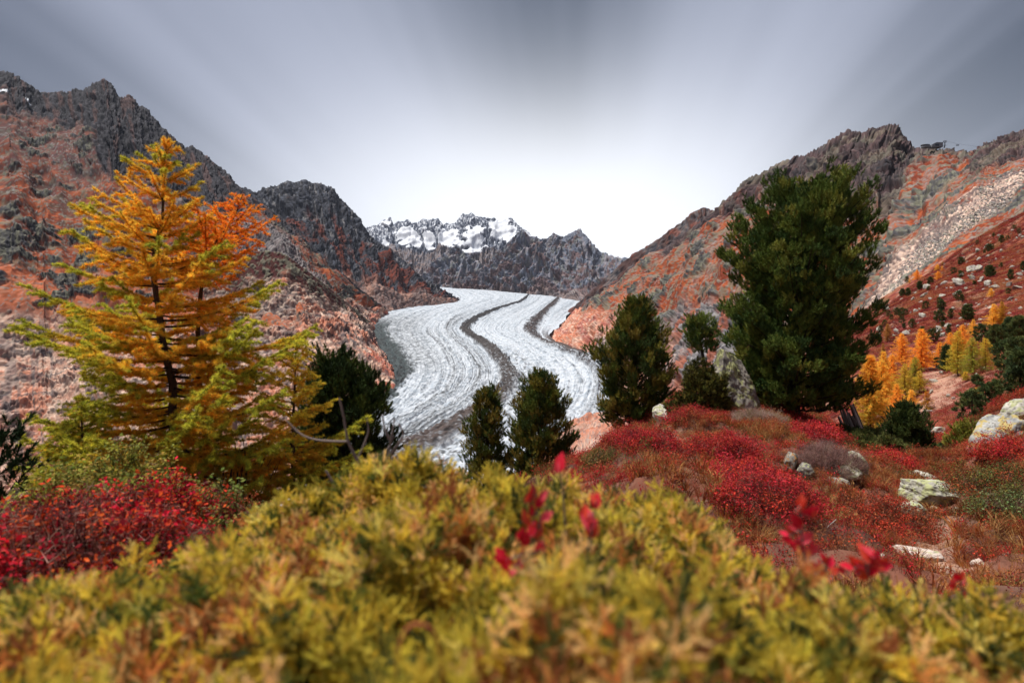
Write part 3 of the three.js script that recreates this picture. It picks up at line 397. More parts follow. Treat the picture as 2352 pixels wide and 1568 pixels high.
// ---------------------------------------------------------------- glacier
{
  const U = [0, 0.25, 0.38, 0.5, 0.6, 0.85, 0.93, 1];
  const rows = [
    [6500, [520, 618], [700, 630], [850, 640], [1012, 655], [1030, 657], [1165, 668], [1188, 670], [1320, 688]],
    [5200, [640, 692], [800, 670], [900, 674], [972, 688], [1002, 690], [1122, 700], [1168, 702], [1290, 712]],
    [4300, [490, 716], [690, 710], [790, 716], [848, 729], [888, 729], [1066, 745], [1120, 748], [1215, 757]],
    [3600, [310, 747], [570, 768], [660, 765], [726, 781], [785, 783], [1010, 790], [1085, 800], [1165, 802]],
    [3000, [215, 815], [515, 828], [610, 825], [678, 830], [745, 832], [985, 832], [1068, 837], [1120, 842]],
    [2550, [270, 900], [560, 890], [660, 885], [738, 884], [815, 880], [1040, 872], [1100, 885], [1150, 885]],
    [2200, [325, 972], [615, 962], [735, 960], [812, 950], [902, 942], [1150, 926], [1215, 936], [1290, 936]],
    [1950, [352, 1042], [640, 1030], [770, 1030], [865, 1020], [960, 1012], [1250, 974], [1330, 974], [1420, 966]],
    [1750, [290, 1132], [612, 1110], [735, 1110], [862, 1096], [982, 1082], [1320, 1062], [1385, 1062], [1460, 1056]],
    [1550, [225, 1235], [510, 1190], [640, 1186], [792, 1172], [935, 1162], [1305, 1160], [1390, 1162], [1470, 1156]],
    [1350, [140, 1350], [330, 1300], [480, 1280], [640, 1264], [830, 1254], [1250, 1240], [1380, 1250], [1470, 1255]],
    [1150, [-10, 1520], [160, 1430], [280, 1402], [400, 1384], [640, 1384], [1150, 1380], [1330, 1380], [1440, 1380]],
    [960, [-200, 1720], [-60, 1600], [40, 1560], [160, 1530], [440, 1530], [1000, 1520], [1250, 1520], [1400, 1520]],
    [760, [-420, 1960], [-250, 1850], [-120, 1800], [20, 1760], [340, 1760], [900, 1750], [1150, 1750], [1400, 1750]],
    [540, [-800, 2330], [-560, 2270], [-380, 2230], [-200, 2200], [200, 2200], [860, 2190], [1150, 2190], [1450, 2190]],
  ];
  const G = new Loft(rows.map(([d, ...p], i) => [i / (rows.length - 1), p.map(([x, y], k) => [U[k], ...zc(x, y), d])]), hermite);
  const white = [0.56, 0.59, 0.63], ice = [0.33, 0.38, 0.44], grit = rgb(112, 114, 116), till = rgb(74, 68, 66), tillDark = rgb(46, 44, 45), rubble = rgb(72, 80, 81), brownTill = rgb(90, 73, 67);
  G.build('glacier', 420, 600, (u, v, x, y, z) => {
    const X = x / 100, Y = y / 100, Z = z / 100, r = v * (rows.length - 1), ua = u * 15, la = r * 3;
    const med = fbm(X * 0.9, Y * 0.9, Z * 0.9, 4), fine = fbm(X * 6, Y * 6, Z * 6, 3), foli = fbm(u * 60, la * 0.10, 3, 4), foli2 = fbm(u * 190, la * 0.25, 7, 3);
    const cre = ridged(ua * 1.3 + la * 0.5 + med, la * 1.9 - ua * 0.9, 2, 4), cre2 = ridged(X * 4.2, Y * 4.2, Z * 4.2, 3);
    const wob = 0.012 * foli + 0.016 * fbm(ua * 1.2, la * 1.4, 11, 4) + 0.020 * fbm(ua * 7, la * 4, 15, 3);
    const uu = u + wob;
    const inn = (a, b, s = 0.008) => sstep(a - s, a + s, uu) * (1 - sstep(b - s, b + s, uu));
    const line = (c, wd, amt) => (1 - sstep(wd * 0.5, wd, Math.abs(uu - c))) * amt * clamp(0.65 + 1.1 * foli2 + 0.5 * fine);
    const m1 = inn(0.512, 0.588, 0.006 + 0.014 * sstep(5, 9, r) ), m2 = inn(0.862, 0.92, 0.012) * (1 - 0.5 * sstep(7, 8, r)), marg = sstep(0.945, 0.97, uu) * sstep(3.4, 5, r), rub = (1 - sstep(0.07, 0.11, uu * (r > 7 ? 1.2 : 1) + 0.03 * fbm(ua * 2, la * 2, 5, 3))) * sstep(3.1, 4, r) * (1 - sstep(9.2, 10, r));
    const far = sstep(0, 0.035, 0.035 - uu) * sstep(0.4, 0.8, r) * (1 - sstep(1.6, 2, r));
    let dirt = 0;
    const dn = sstep(3.2, 4.6, r);
    for (const [c, wd, amt] of [[0.265, 0.016, 0.9], [0.285, 0.006, 0.6], [0.31, 0.012, 0.8], [0.335, 0.005, 0.5], [0.36, 0.006, 0.55], [0.395, 0.02, 1.0], [0.425, 0.007, 0.7], [0.445, 0.013, 0.9], [0.47, 0.006, 0.55], [0.22, 0.006, 0.45], [0.18, 0.005, 0.35]]) dirt = Math.max(dirt, line(c, wd, amt) * (c > 0.37 && c < 0.46 ? sstep(2.3, 3.4, r) : dn));
    dirt = Math.max(dirt, inn(0.36, 0.5, 0.03) * sstep(8.5, 10.5, r) * clamp(0.55 + 1.6 * foli));
    dirt = Math.max(dirt, inn(0.6, 0.66, 0.03) * sstep(5, 7, r) * sstep(0.0, 0.25, fbm(ua * 3, la * 3, 31, 3)));
    const cover = Math.max(m1, m2, marg, rub, far);
    let h = (1 - cover) * (cre * 5 * sstep(-0.1, 0.3, med + 0.15) + cre2 * 3.5 - 4) + med * 9 + fine * 1.6 + (m1 + m2) * (8 + 9 * billow(X * 3, Y * 3, Z * 3, 3)) - rub * (8 - 12 * billow(X * 3, Y * 3, Z * 3, 3)) + foli2 * 3.5 + foli * 5;
    h *= clamp(0.35 + r * 0.12, 0.35, 1);
    let c = mix3(white, ice, clamp(0.25 + 1.2 * fine + 0.7 * foli + 0.6 * foli2));
    c = mix3(c, grit, clamp(sstep(0.18, 0.5, foli + 0.5 * fine) * 0.35 + sstep(0.05, 0.35, fbm(X * 9, Y * 9, Z * 9 + 4, 3) - 0.25 * cre) * 0.45));
    c = mix3(c, grit, inn(0.02, 0.22, 0.06) * sstep(2.6, 3.6, r) * (1 - sstep(6, 8, r)) * clamp(0.5 + 0.9 * fine));
    c = mix3(c, mix3(grit, tillDark, 0.4), clamp(dirt));
    c = mix3(c, mix3(mix3(tillDark, till, clamp(sstep(2, 7, r) * 0.8 + 0.2 + 0.9 * fine)), brownTill, sstep(8, 10, r) * 0.5 * clamp(0.7 + fine)), clamp(m1 * (1 - 0.55 * sstep(0.18, 0.4, fbm(ua * 4, la * 5, 21, 3) ) * sstep(5, 7, r))));
    c = mix3(c, mix3(tillDark, brownTill, clamp(0.3 + 0.9 * fine)), m2 * (1 - 0.7 * sstep(0.05, 0.3, fbm(ua * 4, la * 5, 41, 3) + 0.1 * (r - 6))));
    c = mix3(c, mix3(brownTill, till, clamp(0.5 + fine)), marg);
    c = mix3(c, mix3(rubble, tillDark, clamp(0.3 + 1.1 * fine)), Math.max(rub, far));
    const gr = 1 + (0.22 + 0.4 * cover) * fbm(X * 12, Y * 12, Z * 12, 3); h += 3.5 * ridged(X * 5.5, Y * 5.5, Z * 5.5, 3) * clamp(0.4 + r * 0.12, 0, 1);
    return [h, c[0] * gr, c[1] * gr, c[2] * gr];
  }, MAT.ice).userData.label = 'white glacier with dark moraine bands winding down the valley';
}
// the valley ground far below and all round, out to the horizon
{
  const n = 60, S = 30000, pos = new Float32Array(n * n * 3), col = new Float32Array(n * n * 3);
  for (let j = 0; j < n; j++) for (let i = 0; i < n; i++) { const x = (i / (n - 1) - 0.5) * 2 * S, z = (j / (n - 1) - 0.5) * 2 * S, q = (j * n + i) * 3; pos[q] = x; pos[q + 1] = -520 + 60 * fbm(x / 3000, z / 3000, 1, 3); pos[q + 2] = z; const c = mix3(K.brown, K.scree, clamp(0.5 + fbm(x / 2000, z / 2000, 4, 3))); col.set(c, q); }
  addMesh('terrain', gridGeometry(n, n, pos, col, true), MAT.land).userData.kind = 'structure';
}

// ---------------------------------------------------------------- near ground and the blocky slope on the right
function plate(points) { // thin plate through places: y as a function of x, z
  const n = points.length, N = n + 3, M = Array.from({ length: N }, () => new Float64Array(N + 1)), U = (r2) => r2 < 1e-12 ? 0 : 0.5 * r2 * Math.log(r2);
  points.forEach((p, i) => { points.forEach((q, j) => { M[i][j] = U((p.x - q.x) ** 2 + (p.z - q.z) ** 2); }); M[i][i] += 0.02; M[i][n] = M[n][i] = 1; M[i][n + 1] = M[n + 1][i] = p.x; M[i][n + 2] = M[n + 2][i] = p.z; M[i][N] = p.y; });
  for (let c = 0; c < N; c++) {
    let p = c; for (let r = c + 1; r < N; r++) if (Math.abs(M[r][c]) > Math.abs(M[p][c])) p = r;
    [M[c], M[p]] = [M[p], M[c]];
    for (let r = 0; r < N; r++) if (r !== c && M[r][c]) { const f = M[r][c] / M[c][c]; for (let k = c; k <= N; k++) M[r][k] -= f * M[c][k]; }
  }
  const w = M.map((row, i) => row[N] / row[i]);
  return (x, z) => { let s = w[n] + w[n + 1] * x + w[n + 2] * z; for (let i = 0; i < n; i++) { const p = points[i]; s += w[i] * U((x - p.x) ** 2 + (z - p.z) ** 2); } return s; };
}
const gully = [[2010, 1000, 46], [2090, 960, 52], [2150, 930, 50], [2180, 895, 58], [2140, 850, 84]].map((a) => P(...a));
const nearPlate = plate([
  V(0, -1.0, 0.8), V(-2.2, -1.15, -0.8), V(2.2, -1.15, -0.8), V(0, -1.0, -1.6), V(-5, -1.5, 2), V(5, -1.5, 2), V(0, -1.1, 5), V(-6, -2.2, -1), V(6, -2, -0.5), V(12, -2, 2), V(-14, -6, 3), V(20, -1, 4),
  P(120, 1360, 3.0), P(420, 1340, 3.0), P(-250, 1330, 4), P(470, 1195, 6.5), P(180, 1200, 6.2), P(-150, 1220, 6.5), P(640, 1190, 6.8), P(300, 1420, 11), P(-200, 1450, 12), P(700, 1300, 12), P(800, 1225, 16), P(1000, 1330, 12), P(1000, 1290, 20), P(1150, 1190, 20), P(1260, 1180, 20), P(1150, 1300, 8), P(900, 1330, 7), P(700, 1300, 4.5), P(1150, 1420, 4),
  P(300, 1800, 20), P(-300, 1800, 20), P(700, 1700, 26), P(1100, 1500, 30), P(1300, 1350, 34), P(1450, 1200, 34),
  P(1330, 1110, 10), P(1380, 1062, 13), P(1430, 1010, 18), P(1500, 985, 17.5), P(1560, 930, 19), P(1640, 960, 16), P(1600, 1050, 11), P(1650, 1150, 7), P(1500, 1140, 7.5), P(1410, 1090, 9.5), P(1720, 952, 17), P(1800, 960, 17.5), P(1790, 1010, 13), P(1900, 1000, 16), P(1960, 1022, 16.5), P(1600, 905, 24), P(1720, 900, 28), P(1850, 960, 27), P(1560, 1010, 30),
  P(1850, 1180, 9), P(1850, 1300, 5.6), P(2000, 1250, 7.6), P(1980, 1120, 11), P(2050, 1060, 16), P(2080, 1065, 22), P(2150, 1050, 27), P(2100, 1180, 10), P(2130, 1330, 6), P(2240, 1258, 8), P(2250, 1400, 4.6), P(2140, 1120, 13), P(2200, 1075, 17), P(2290, 1080, 12.5), P(2360, 950, 15), P(2480, 905, 15), P(2352, 1160, 8.6), P(2450, 1150, 7), P(2600, 1000, 10), P(2800, 900, 14),
  P(2020, 1015, 45), P(2160, 1040, 33), P(2250, 960, 30), P(2352, 915, 30), P(2500, 850, 30), P(2170, 930, 50), P(2800, 780, 34), P(1940, 1040, 40), P(1800, 1080, 40), P(2352, 850, 48), P(2600, 760, 48),
]);
const slopePlate = plate([
  P(2000, 1060, 30), P(2150, 1075, 28), P(2300, 980, 28), P(2500, 880, 28), P(1900, 1100, 32), P(2020, 1012, 45), P(2160, 1020, 36), P(2170, 930, 50), P(2250, 940, 36), P(2352, 905, 36), P(1950, 1010, 60), P(1980, 930, 80), P(2060, 905, 66), P(2120, 895, 62), P(2210, 852, 74), P(2290, 840, 74), P(2352, 822, 66), P(2450, 800, 60), P(2130, 850, 84), P(2352, 752, 96), P(2200, 775, 105), P(2060, 800, 110), P(1960, 830, 130), P(2352, 690, 128), P(2200, 712, 145), P(2060, 742, 160), P(1980, 760, 190), P(2352, 600, 172), P(2200, 640, 190), P(2060, 700, 205), P(2352, 545, 205), P(2240, 590, 222), P(2100, 665, 240), P(2000, 705, 262), P(2352, 492, 228), P(2420, 470, 225), P(2600, 600, 120), P(2600, 450, 190), P(2750, 330, 200), P(1900, 800, 260), P(2020, 740, 320), P(2250, 640, 300), P(2500, 500, 280),
]);
const pathPts = [[1500, 1000, 17], [1560, 1060, 11.5], [1590, 1090, 9.5], [1700, 1160, 7.5], [1810, 1110, 10.5]].map((a) => P(...a)), trailPts = [[2352, 1262, 7.5], [2260, 1256, 8.2], [2200, 1235, 9], [2120, 1300, 6.8], [2240, 1340, 5.8]].map((a) => P(...a));
function nearLine(pts, x, z) { let best = 1e9; for (let i = 0; i < pts.length - 1; i++) { const a = pts[i], b = pts[i + 1], t = clamp(((x - a.x) * (b.x - a.x) + (z - a.z) * (b.z - a.z)) / ((b.x - a.x) ** 2 + (b.z - a.z) ** 2)); best = Math.min(best, Math.hypot(x - lerp(a.x, b.x, t), z - lerp(a.z, b.z, t))); } return best; }
const bareGround = (x, z) => Math.max(1 - sstep(0.12, 0.42, nearLine(pathPts, x, z) + 0.25 * fbm(x * 2, 0, z * 2, 3)), 1 - sstep(0.05, 0.38, nearLine(trailPts, x, z) + 0.3 * fbm(x * 2, 0, z * 2, 3)));
const heathMound = (x, z) => billow(x * 0.8 + 3, 1.5, z * 0.8, 3) - 0.25;
const groundY = (x, z) => nearPlate(x, z) + (0.44 * heathMound(x, z) * (1 - bareGround(x, z)) + 0.05 * fbm(x * 2.4, 2, z * 2.4, 3)) * sstep(2.5, 6, Math.hypot(x, z));
const slopeY = (x, z) => slopePlate(x, z) + 1.4 * fbm(x * 0.06, 3, z * 0.06, 4) + 0.5 * (billow(x * 0.22, 1, z * 0.22, 3) - 0.3);
const groundYAny = (x, z) => (z > -34 ? groundY(x, z) : slopeY(x, z));
const soilA = rgb(120, 92, 78), soilB = rgb(84, 56, 46), soilPale = rgb(176, 142, 122), litter = rgb(112, 62, 46), heathA = rgb(120, 58, 48), heathB = rgb(138, 78, 56), heathC = rgb(98, 42, 42), heathD = rgb(112, 92, 62);
{
  const nx = 560, nz = 440, x0 = -26, x1 = 40, z0 = 5, z1 = -38, pos = new Float32Array(nx * nz * 3), col = new Float32Array(nx * nz * 3);
  for (let j = 0; j < nz; j++) for (let i = 0; i < nx; i++) {
    const x = lerp(x0, x1, i / (nx - 1)), z = lerp(z0, z1, j / (nz - 1)), q = (j * nx + i) * 3; pos[q] = x; pos[q + 1] = groundY(x, z) - (z < -34 ? (-34 - z) * 0.6 : 0); pos[q + 2] = z;
    const b = bareGround(x, z), n1 = fbm(x * 1.1, 0, z * 1.1, 4), n2 = fbm(x * 7, 1, z * 7, 3);
    let c = mix3(soilB, soilA, clamp(0.4 + n1 + n2)); c = mix3(c, litter, sstep(-0.1, 0.15, n1 - 0.2 * n2) * 0.6); c = mix3(c, mix3(soilPale, soilA, clamp(0.3 + n2)), b); col.set(c, q);
  }
  addMesh('ground', gridGeometry(nx, nz, pos, col, true), MAT.land).userData.kind = 'structure';
}
{
  const nx = 330, nz = 300, x0 = 8, x1 = 330, z0 = -30, z1 = -300, pos = new Float32Array(nx * nz * 3), col = new Float32Array(nx * nz * 3);
  for (let j = 0; j < nz; j++) for (let i = 0; i < nx; i++) {
    const x = lerp(x0, x1, Math.pow(i / (nx - 1), 1.25)), z = lerp(z0, z1, Math.pow(j / (nz - 1), 1.35)), q = (j * nx + i) * 3; pos[q] = x; pos[q + 1] = slopeY(x, z) - 0.06 - (z > -34 ? (z + 34) * 0.35 : 0); pos[q + 2] = z;
    const n1 = fbm(x * 0.09, 0, z * 0.09, 4), n2 = fbm(x * 0.5, 1, z * 0.5, 4), n3 = fbm(x * 0.2 + 9, 4, z * 0.2, 4);
    let c = mix3(heathA, heathB, clamp(0.5 + n1 + 1.2 * n2)); c = mix3(c, heathC, sstep(0.0, 0.2, n3 + 0.3 * n2) * 0.8); c = mix3(c, heathD, sstep(0.15, 0.3, fbm(x * 0.13, 7, z * 0.13, 4) + 0.2 * n2) * 0.6); c = mix3(c, soilPale, sstep(0.2, 0.3, fbm(x * 0.3, 12, z * 0.3, 4) + 0.15 * n2) * 0.6 + 0.7 * (1 - sstep(0.4, 2.0, nearLine(gully, x, z) + 3 * n3 + 1.5 * n2)));
    col.set(c, q);
  }
  addMesh('hillside', gridGeometry(nx, nz, pos, col, true), MAT.land).userData.kind = 'structure';
}

// ---------------------------------------------------------------- makers: instanced sprigs, tubes, rocks, trees
class Sprigs {
  constructor() { this.m = []; this.c = []; }
  add(p, dir, roll, s, c, sy = s) {
    const q = new THREE.Quaternion().setFromUnitVectors(V(0, 1, 0), dir.clone().normalize()).multiply(new THREE.Quaternion().setFromAxisAngle(V(0, 1, 0), roll));
    this.m.push(new THREE.Matrix4().compose(p, q, V(s, sy, s))); this.c.push(c);
  }
  build(name, geo, mat, parent = scene, label) {
    const o = new THREE.InstancedMesh(geo, mat, this.m.length), k = new THREE.Color();
    this.m.forEach((m, i) => { o.setMatrixAt(i, m); o.setColorAt(i, k.setRGB(...this.c[i])); });
    o.name = parent === scene ? numbered(name) : name; o.userData.kind = 'stuff'; if (label) o.userData.label = label; o.castShadow = o.receiveShadow = true; parent.add(o); return o;
  }
}
function massOf(name, label, category, sets, geos, mat) { const T = new THREE.Group(); T.name = numbered(name); scene.add(T); tag(T, label, category, null, 'stuff'); sets.forEach((q, i) => q.build('pieces', geos[i], mat, T)); return T; }
function soup(tris, cols) { // loose triangles with a tone each
  const g = new THREE.BufferGeometry(); g.setAttribute('position', new THREE.Float32BufferAttribute(tris, 3)); g.setAttribute('color', new THREE.Float32BufferAttribute(cols, 3)); g.computeVertexNormals(); return g;
}
const sph = (r, up = -1) => { const y = up + (1 - up) * r(), a = r() * 6.2832, s = Math.sqrt(Math.max(0, 1 - y * y)); return V(s * Math.cos(a), y, s * Math.sin(a)); };
function needles(seed, n, axis, len, wid, a0, a1, shoots = 1, spread = 0.5) {
  const r = rng(seed), t = [], c = [];
  for (let k = 0; k < shoots; k++) {
    const tilt = k ? V(Math.cos(k * 2.4) * spread, 1, Math.sin(k * 2.4) * spread).normalize() : V(0, 1, 0), root = k ? axis * (0.1 + 0.4 * r()) : 0, L = axis * (k ? 0.55 + 0.3 * r() : 1);
    const o = V(0, root, 0), e1 = V(1, 0, 0).addScaledVector(tilt, -tilt.x).normalize(), e2 = V(0, 0, 0).crossVectors(tilt, e1);
    for (let i = 0; i < n; i++) {
      const f = (i + r()) / n, az = i * 2.4 + r(), an = lerp(a1, a0, f) * (0.8 + 0.4 * r()), out = e1.clone().multiplyScalar(Math.cos(az)).addScaledVector(e2, Math.sin(az));
      const b = o.clone().addScaledVector(tilt, L * f), d = tilt.clone().multiplyScalar(Math.cos(an)).addScaledVector(out, Math.sin(an)), w = d.clone().cross(sph(r)).normalize().multiplyScalar(wid / 2), l = len * (0.75 + 0.5 * r());
      const p1 = b.clone().add(w), p2 = b.clone().sub(w), p3 = b.clone().addScaledVector(d, l), s = 0.75 + 0.5 * r();
      t.push(p1.x, p1.y, p1.z, p2.x, p2.y, p2.z, p3.x, p3.y, p3.z); for (let q = 0; q < 3; q++) c.push(s, s, s);
    }
  }
  return soup(t, c);
}
function leaves(seed, n, h, rad, size, stems, stemTone = [0.35, 0.32, 0.32]) {
  const r = rng(seed), t = [], c = [];
  for (let i = 0; i < stems; i++) { const a = r() * 6.28, x = Math.cos(a) * rad * r(), z = Math.sin(a) * rad * r(), x2 = x * 1.8, z2 = z * 1.8, w = size * 0.09; t.push(x * 0.3 - w, -h * 0.2, z * 0.3, x * 0.3 + w, -h * 0.2, z * 0.3 + w, x2, h * (0.7 + 0.3 * r()), z2); for (let q = 0; q < 3; q++) c.push(...stemTone); }
  for (let i = 0; i < n; i++) {
    const p = sph(r).multiplyScalar(Math.cbrt(r())); p.set(p.x * rad, h * (0.55 + 0.45 * p.y), p.z * rad);
    const d = sph(r, -0.2), w = d.clone().cross(sph(r)).normalize(), l = size * (0.7 + 0.6 * r()), s = 0.7 + 0.6 * r(), g = 0.8 + 0.4 * r();
    const a = p.clone().addScaledVector(d, -l / 2), b = p.clone().addScaledVector(w, l * 0.3), e = p.clone().addScaledVector(d, l / 2), f = p.clone().addScaledVector(w, -l * 0.3);
    t.push(a.x, a.y, a.z, b.x, b.y, b.z, e.x, e.y, e.z, a.x, a.y, a.z, e.x, e.y, e.z, f.x, f.y, f.z); for (let q = 0; q < 6; q++) c.push(s, s * g, s * g);
  }
  return soup(t, c);
}
function twiggy(seed, n, h, rad, w) { // bare twigs fanning up
  const r = rng(seed), t = [], c = [];
  const bit = (a, b, wd, s) => { const d = b.clone().sub(a), k = d.clone().cross(sph(r)).normalize().multiplyScalar(wd), a1 = a.clone().add(k), a2 = a.clone().sub(k); t.push(a1.x, a1.y, a1.z, a2.x, a2.y, a2.z, b.x, b.y, b.z); for (let q = 0; q < 3; q++) c.push(s, s, s); };
  for (let i = 0; i < n; i++) { const a = r() * 6.28, o = V(Math.cos(a) * rad * 0.3 * r(), -h * 0.1, Math.sin(a) * rad * 0.3 * r()), e = V(Math.cos(a) * rad * r(), h * (0.6 + 0.4 * r()), Math.sin(a) * rad * r()), s = 0.7 + 0.6 * r(); bit(o, e, w, s); for (let k = 0; k < 3; k++) { const m = o.clone().lerp(e, 0.35 + 0.5 * r()); bit(m, m.clone().add(sph(r, 0).multiplyScalar(h * 0.35)), w * 0.7, s); } }
  return soup(t, c);
}
function tube(pts, r0, r1, radial = 6, bump = 0, seed = 1) {
  const n = pts.length, pos = [], idx = [], nor = V(0, 0, 0); let side = V(1, 0, 0.3).normalize();
  for (let i = 0; i < n; i++) {
    const d = pts[Math.min(n - 1, i + 1)].clone().sub(pts[Math.max(0, i - 1)]).normalize(); side.addScaledVector(d, -side.dot(d)); if (side.lengthSq() < 1e-6) side.set(d.z, d.x, d.y); side.normalize(); nor.crossVectors(d, side);
    const rr = lerp(r0, r1, i / (n - 1));
    for (let k = 0; k < radial; k++) { const a = k / radial * 6.2832, q = rr * (1 + bump * noise(k * 1.7 + seed, i * 0.8, seed)); pos.push(pts[i].x + (side.x * Math.cos(a) + nor.x * Math.sin(a)) * q, pts[i].y + (side.y * Math.cos(a) + nor.y * Math.sin(a)) * q, pts[i].z + (side.z * Math.cos(a) + nor.z * Math.sin(a)) * q); }
  }
  for (let i = 0; i < n - 1; i++) for (let k = 0; k < radial; k++) { const a = i * radial + k, b = i * radial + (k + 1) % radial; idx.push(a, b, a + radial, b, b + radial, a + radial); }
  pos.push(pts[n - 1].x, pts[n - 1].y, pts[n - 1].z); const tip = pos.length / 3 - 1; for (let k = 0; k < radial; k++) idx.push((n - 1) * radial + k, (n - 1) * radial + (k + 1) % radial, tip);
  const g = new THREE.BufferGeometry(); g.setAttribute('position', new THREE.Float32BufferAttribute(pos, 3)); g.setIndex(idx); g.computeVertexNormals(); return g;
}
const smooth = (pts, n) => new THREE.CatmullRomCurve3(pts).getPoints(n);
// a broken block of gneiss: planes cut from a ball, then weathered; lichen in blotches
function rock(seed, sx, sy, sz, opt = {}) {
  const { detail = 12, planes = 15, c0 = rgb(150, 146, 138), c1 = rgb(190, 184, 172), lichen = rgb(158, 160, 112), lich = 0.25, dark = rgb(84, 80, 78), rough = 0.05, shape } = opt, r = rng(seed);
  const cuts = []; for (let i = 0; i < planes; i++) { const n = sph(r); cuts.push([n, (opt.cut ?? 0.62) + 0.34 * r()]); }
  const g = new THREE.IcosahedronGeometry(1, detail), p = g.attributes.position, v = V(0, 0, 0), col = new Float32Array(p.count * 3);
  for (let i = 0; i < p.count; i++) {
    v.fromBufferAttribute(p, i).normalize(); let d = 1; for (const [n, h] of cuts) { const k = n.dot(v); if (k > 1e-3) d = Math.min(d, h / k); }
    const f = fbm(v.x * 3 + seed, v.y * 3, v.z * 3, 4), crack = ridged(v.x * 2.2 + seed * 3, v.y * 3.4, v.z * 2.2, 3);
    d *= 1 + rough * 2 * f - (crack > 0.82 ? (crack - 0.82) * 0.5 : 0) + rough * 0.5 * noise(v.x * 16 + seed, v.y * 16, v.z * 16);
    v.multiplyScalar(d); if (shape) shape(v); v.set(v.x * sx / 2, v.y * sy / 2, v.z * sz / 2); p.setXYZ(i, v.x, v.y, v.z);
    const m = Math.max(sx, sy, sz), q = 5 / Math.max(0.3, m), n1 = fbm(v.x * q + seed, v.y * q, v.z * q, 4), n2 = fbm(v.x * q * 6, v.y * q * 6, v.z * q * 6 + seed, 3);
    let c = mix3(c0, c1, clamp(0.5 + 1.1 * n1 + 0.8 * n2)); c = mix3(c, lichen, sstep(0.05, 0.16, fbm(v.x * q * 1.8 + 7, v.y * q * 1.8, v.z * q * 1.8 + seed, 4) + 0.3 * n2 + lich - 0.25) * 0.85); c = mix3(c, dark, sstep(0.16, 0.3, n2 * 0.7 + 0.5 * fbm(v.x * q * 2.5, v.y * q * 0.8 + 9, v.z * q * 2.5, 3)) * 0.75);
    col.set(c, i * 3);
  }
  g.setAttribute('color', new THREE.BufferAttribute(col, 3)); g.deleteAttribute('uv');
  const merged = weld(g); merged.computeVertexNormals(); return merged;
}
function weld(g) { // shared corners, so that faces shade as one body
  const p = g.attributes.position, c = g.attributes.color, map = new Map(), pos = [], col = [], idx = [];
  for (let i = 0; i < p.count; i++) { const k = `${p.getX(i).toFixed(5)},${p.getY(i).toFixed(5)},${p.getZ(i).toFixed(5)}`; let j = map.get(k); if (j === undefined) { j = pos.length / 3; map.set(k, j); pos.push(p.getX(i), p.getY(i), p.getZ(i)); col.push(c.getX(i), c.getY(i), c.getZ(i)); } idx.push(j); }
  const o = new THREE.BufferGeometry(); o.setAttribute('position', new THREE.Float32BufferAttribute(pos, 3)); o.setAttribute('color', new THREE.Float32BufferAttribute(col, 3)); o.setIndex(idx); return o;
}
const GEO = {
  pine: [1, 2, 3].map((s) => needles(s, 44, 0.14, 0.082, 0.013, 0.25, 1.05)),
  pineFar: [4, 5].map((s) => needles(s, 20, 0.34, 0.17, 0.035, 0.3, 1.1, 2, 0.9)),
  larch: [6, 7].map((s) => needles(s, 20, 0.010, 0.034, 0.0048, 0.15, 1.5)),
  larchFar: [8, 9].map((s) => needles(s, 18, 0.34, 0.11, 0.03, 0.5, 1.3, 2, 1.1)),
  juniper: [10, 11, 12].map((s) => needles(s, 34, 0.052, 0.011, 0.0026, 0.3, 0.95, 4, 0.85)),
  juniperFar: [13, 14].map((s) => needles(s, 16, 0.09, 0.035, 0.010, 0.3, 1.0, 3, 0.7)),
  heath: [15, 16, 17].map((s) => leaves(s, 26, 0.13, 0.085, 0.020, 5)),
  bilberry: [18, 19].map((s) => leaves(s, 14, 0.13, 0.07, 0.021, 5)),
  twig: [20, 21].map((s) => twiggy(s, 7, 0.2, 0.12, 0.0022)),
};
const jit = (r, c, a = 0.25, h = 0.1) => { const s = 1 + (r() - 0.5) * 2 * a; return [c[0] * s * (1 + (r() - 0.5) * h), c[1] * s * (1 + (r() - 0.5) * h), c[2] * s]; };
const pickOf = (r, list) => list[Math.floor(r() * list.length)];
const up = V(0, 1, 0);

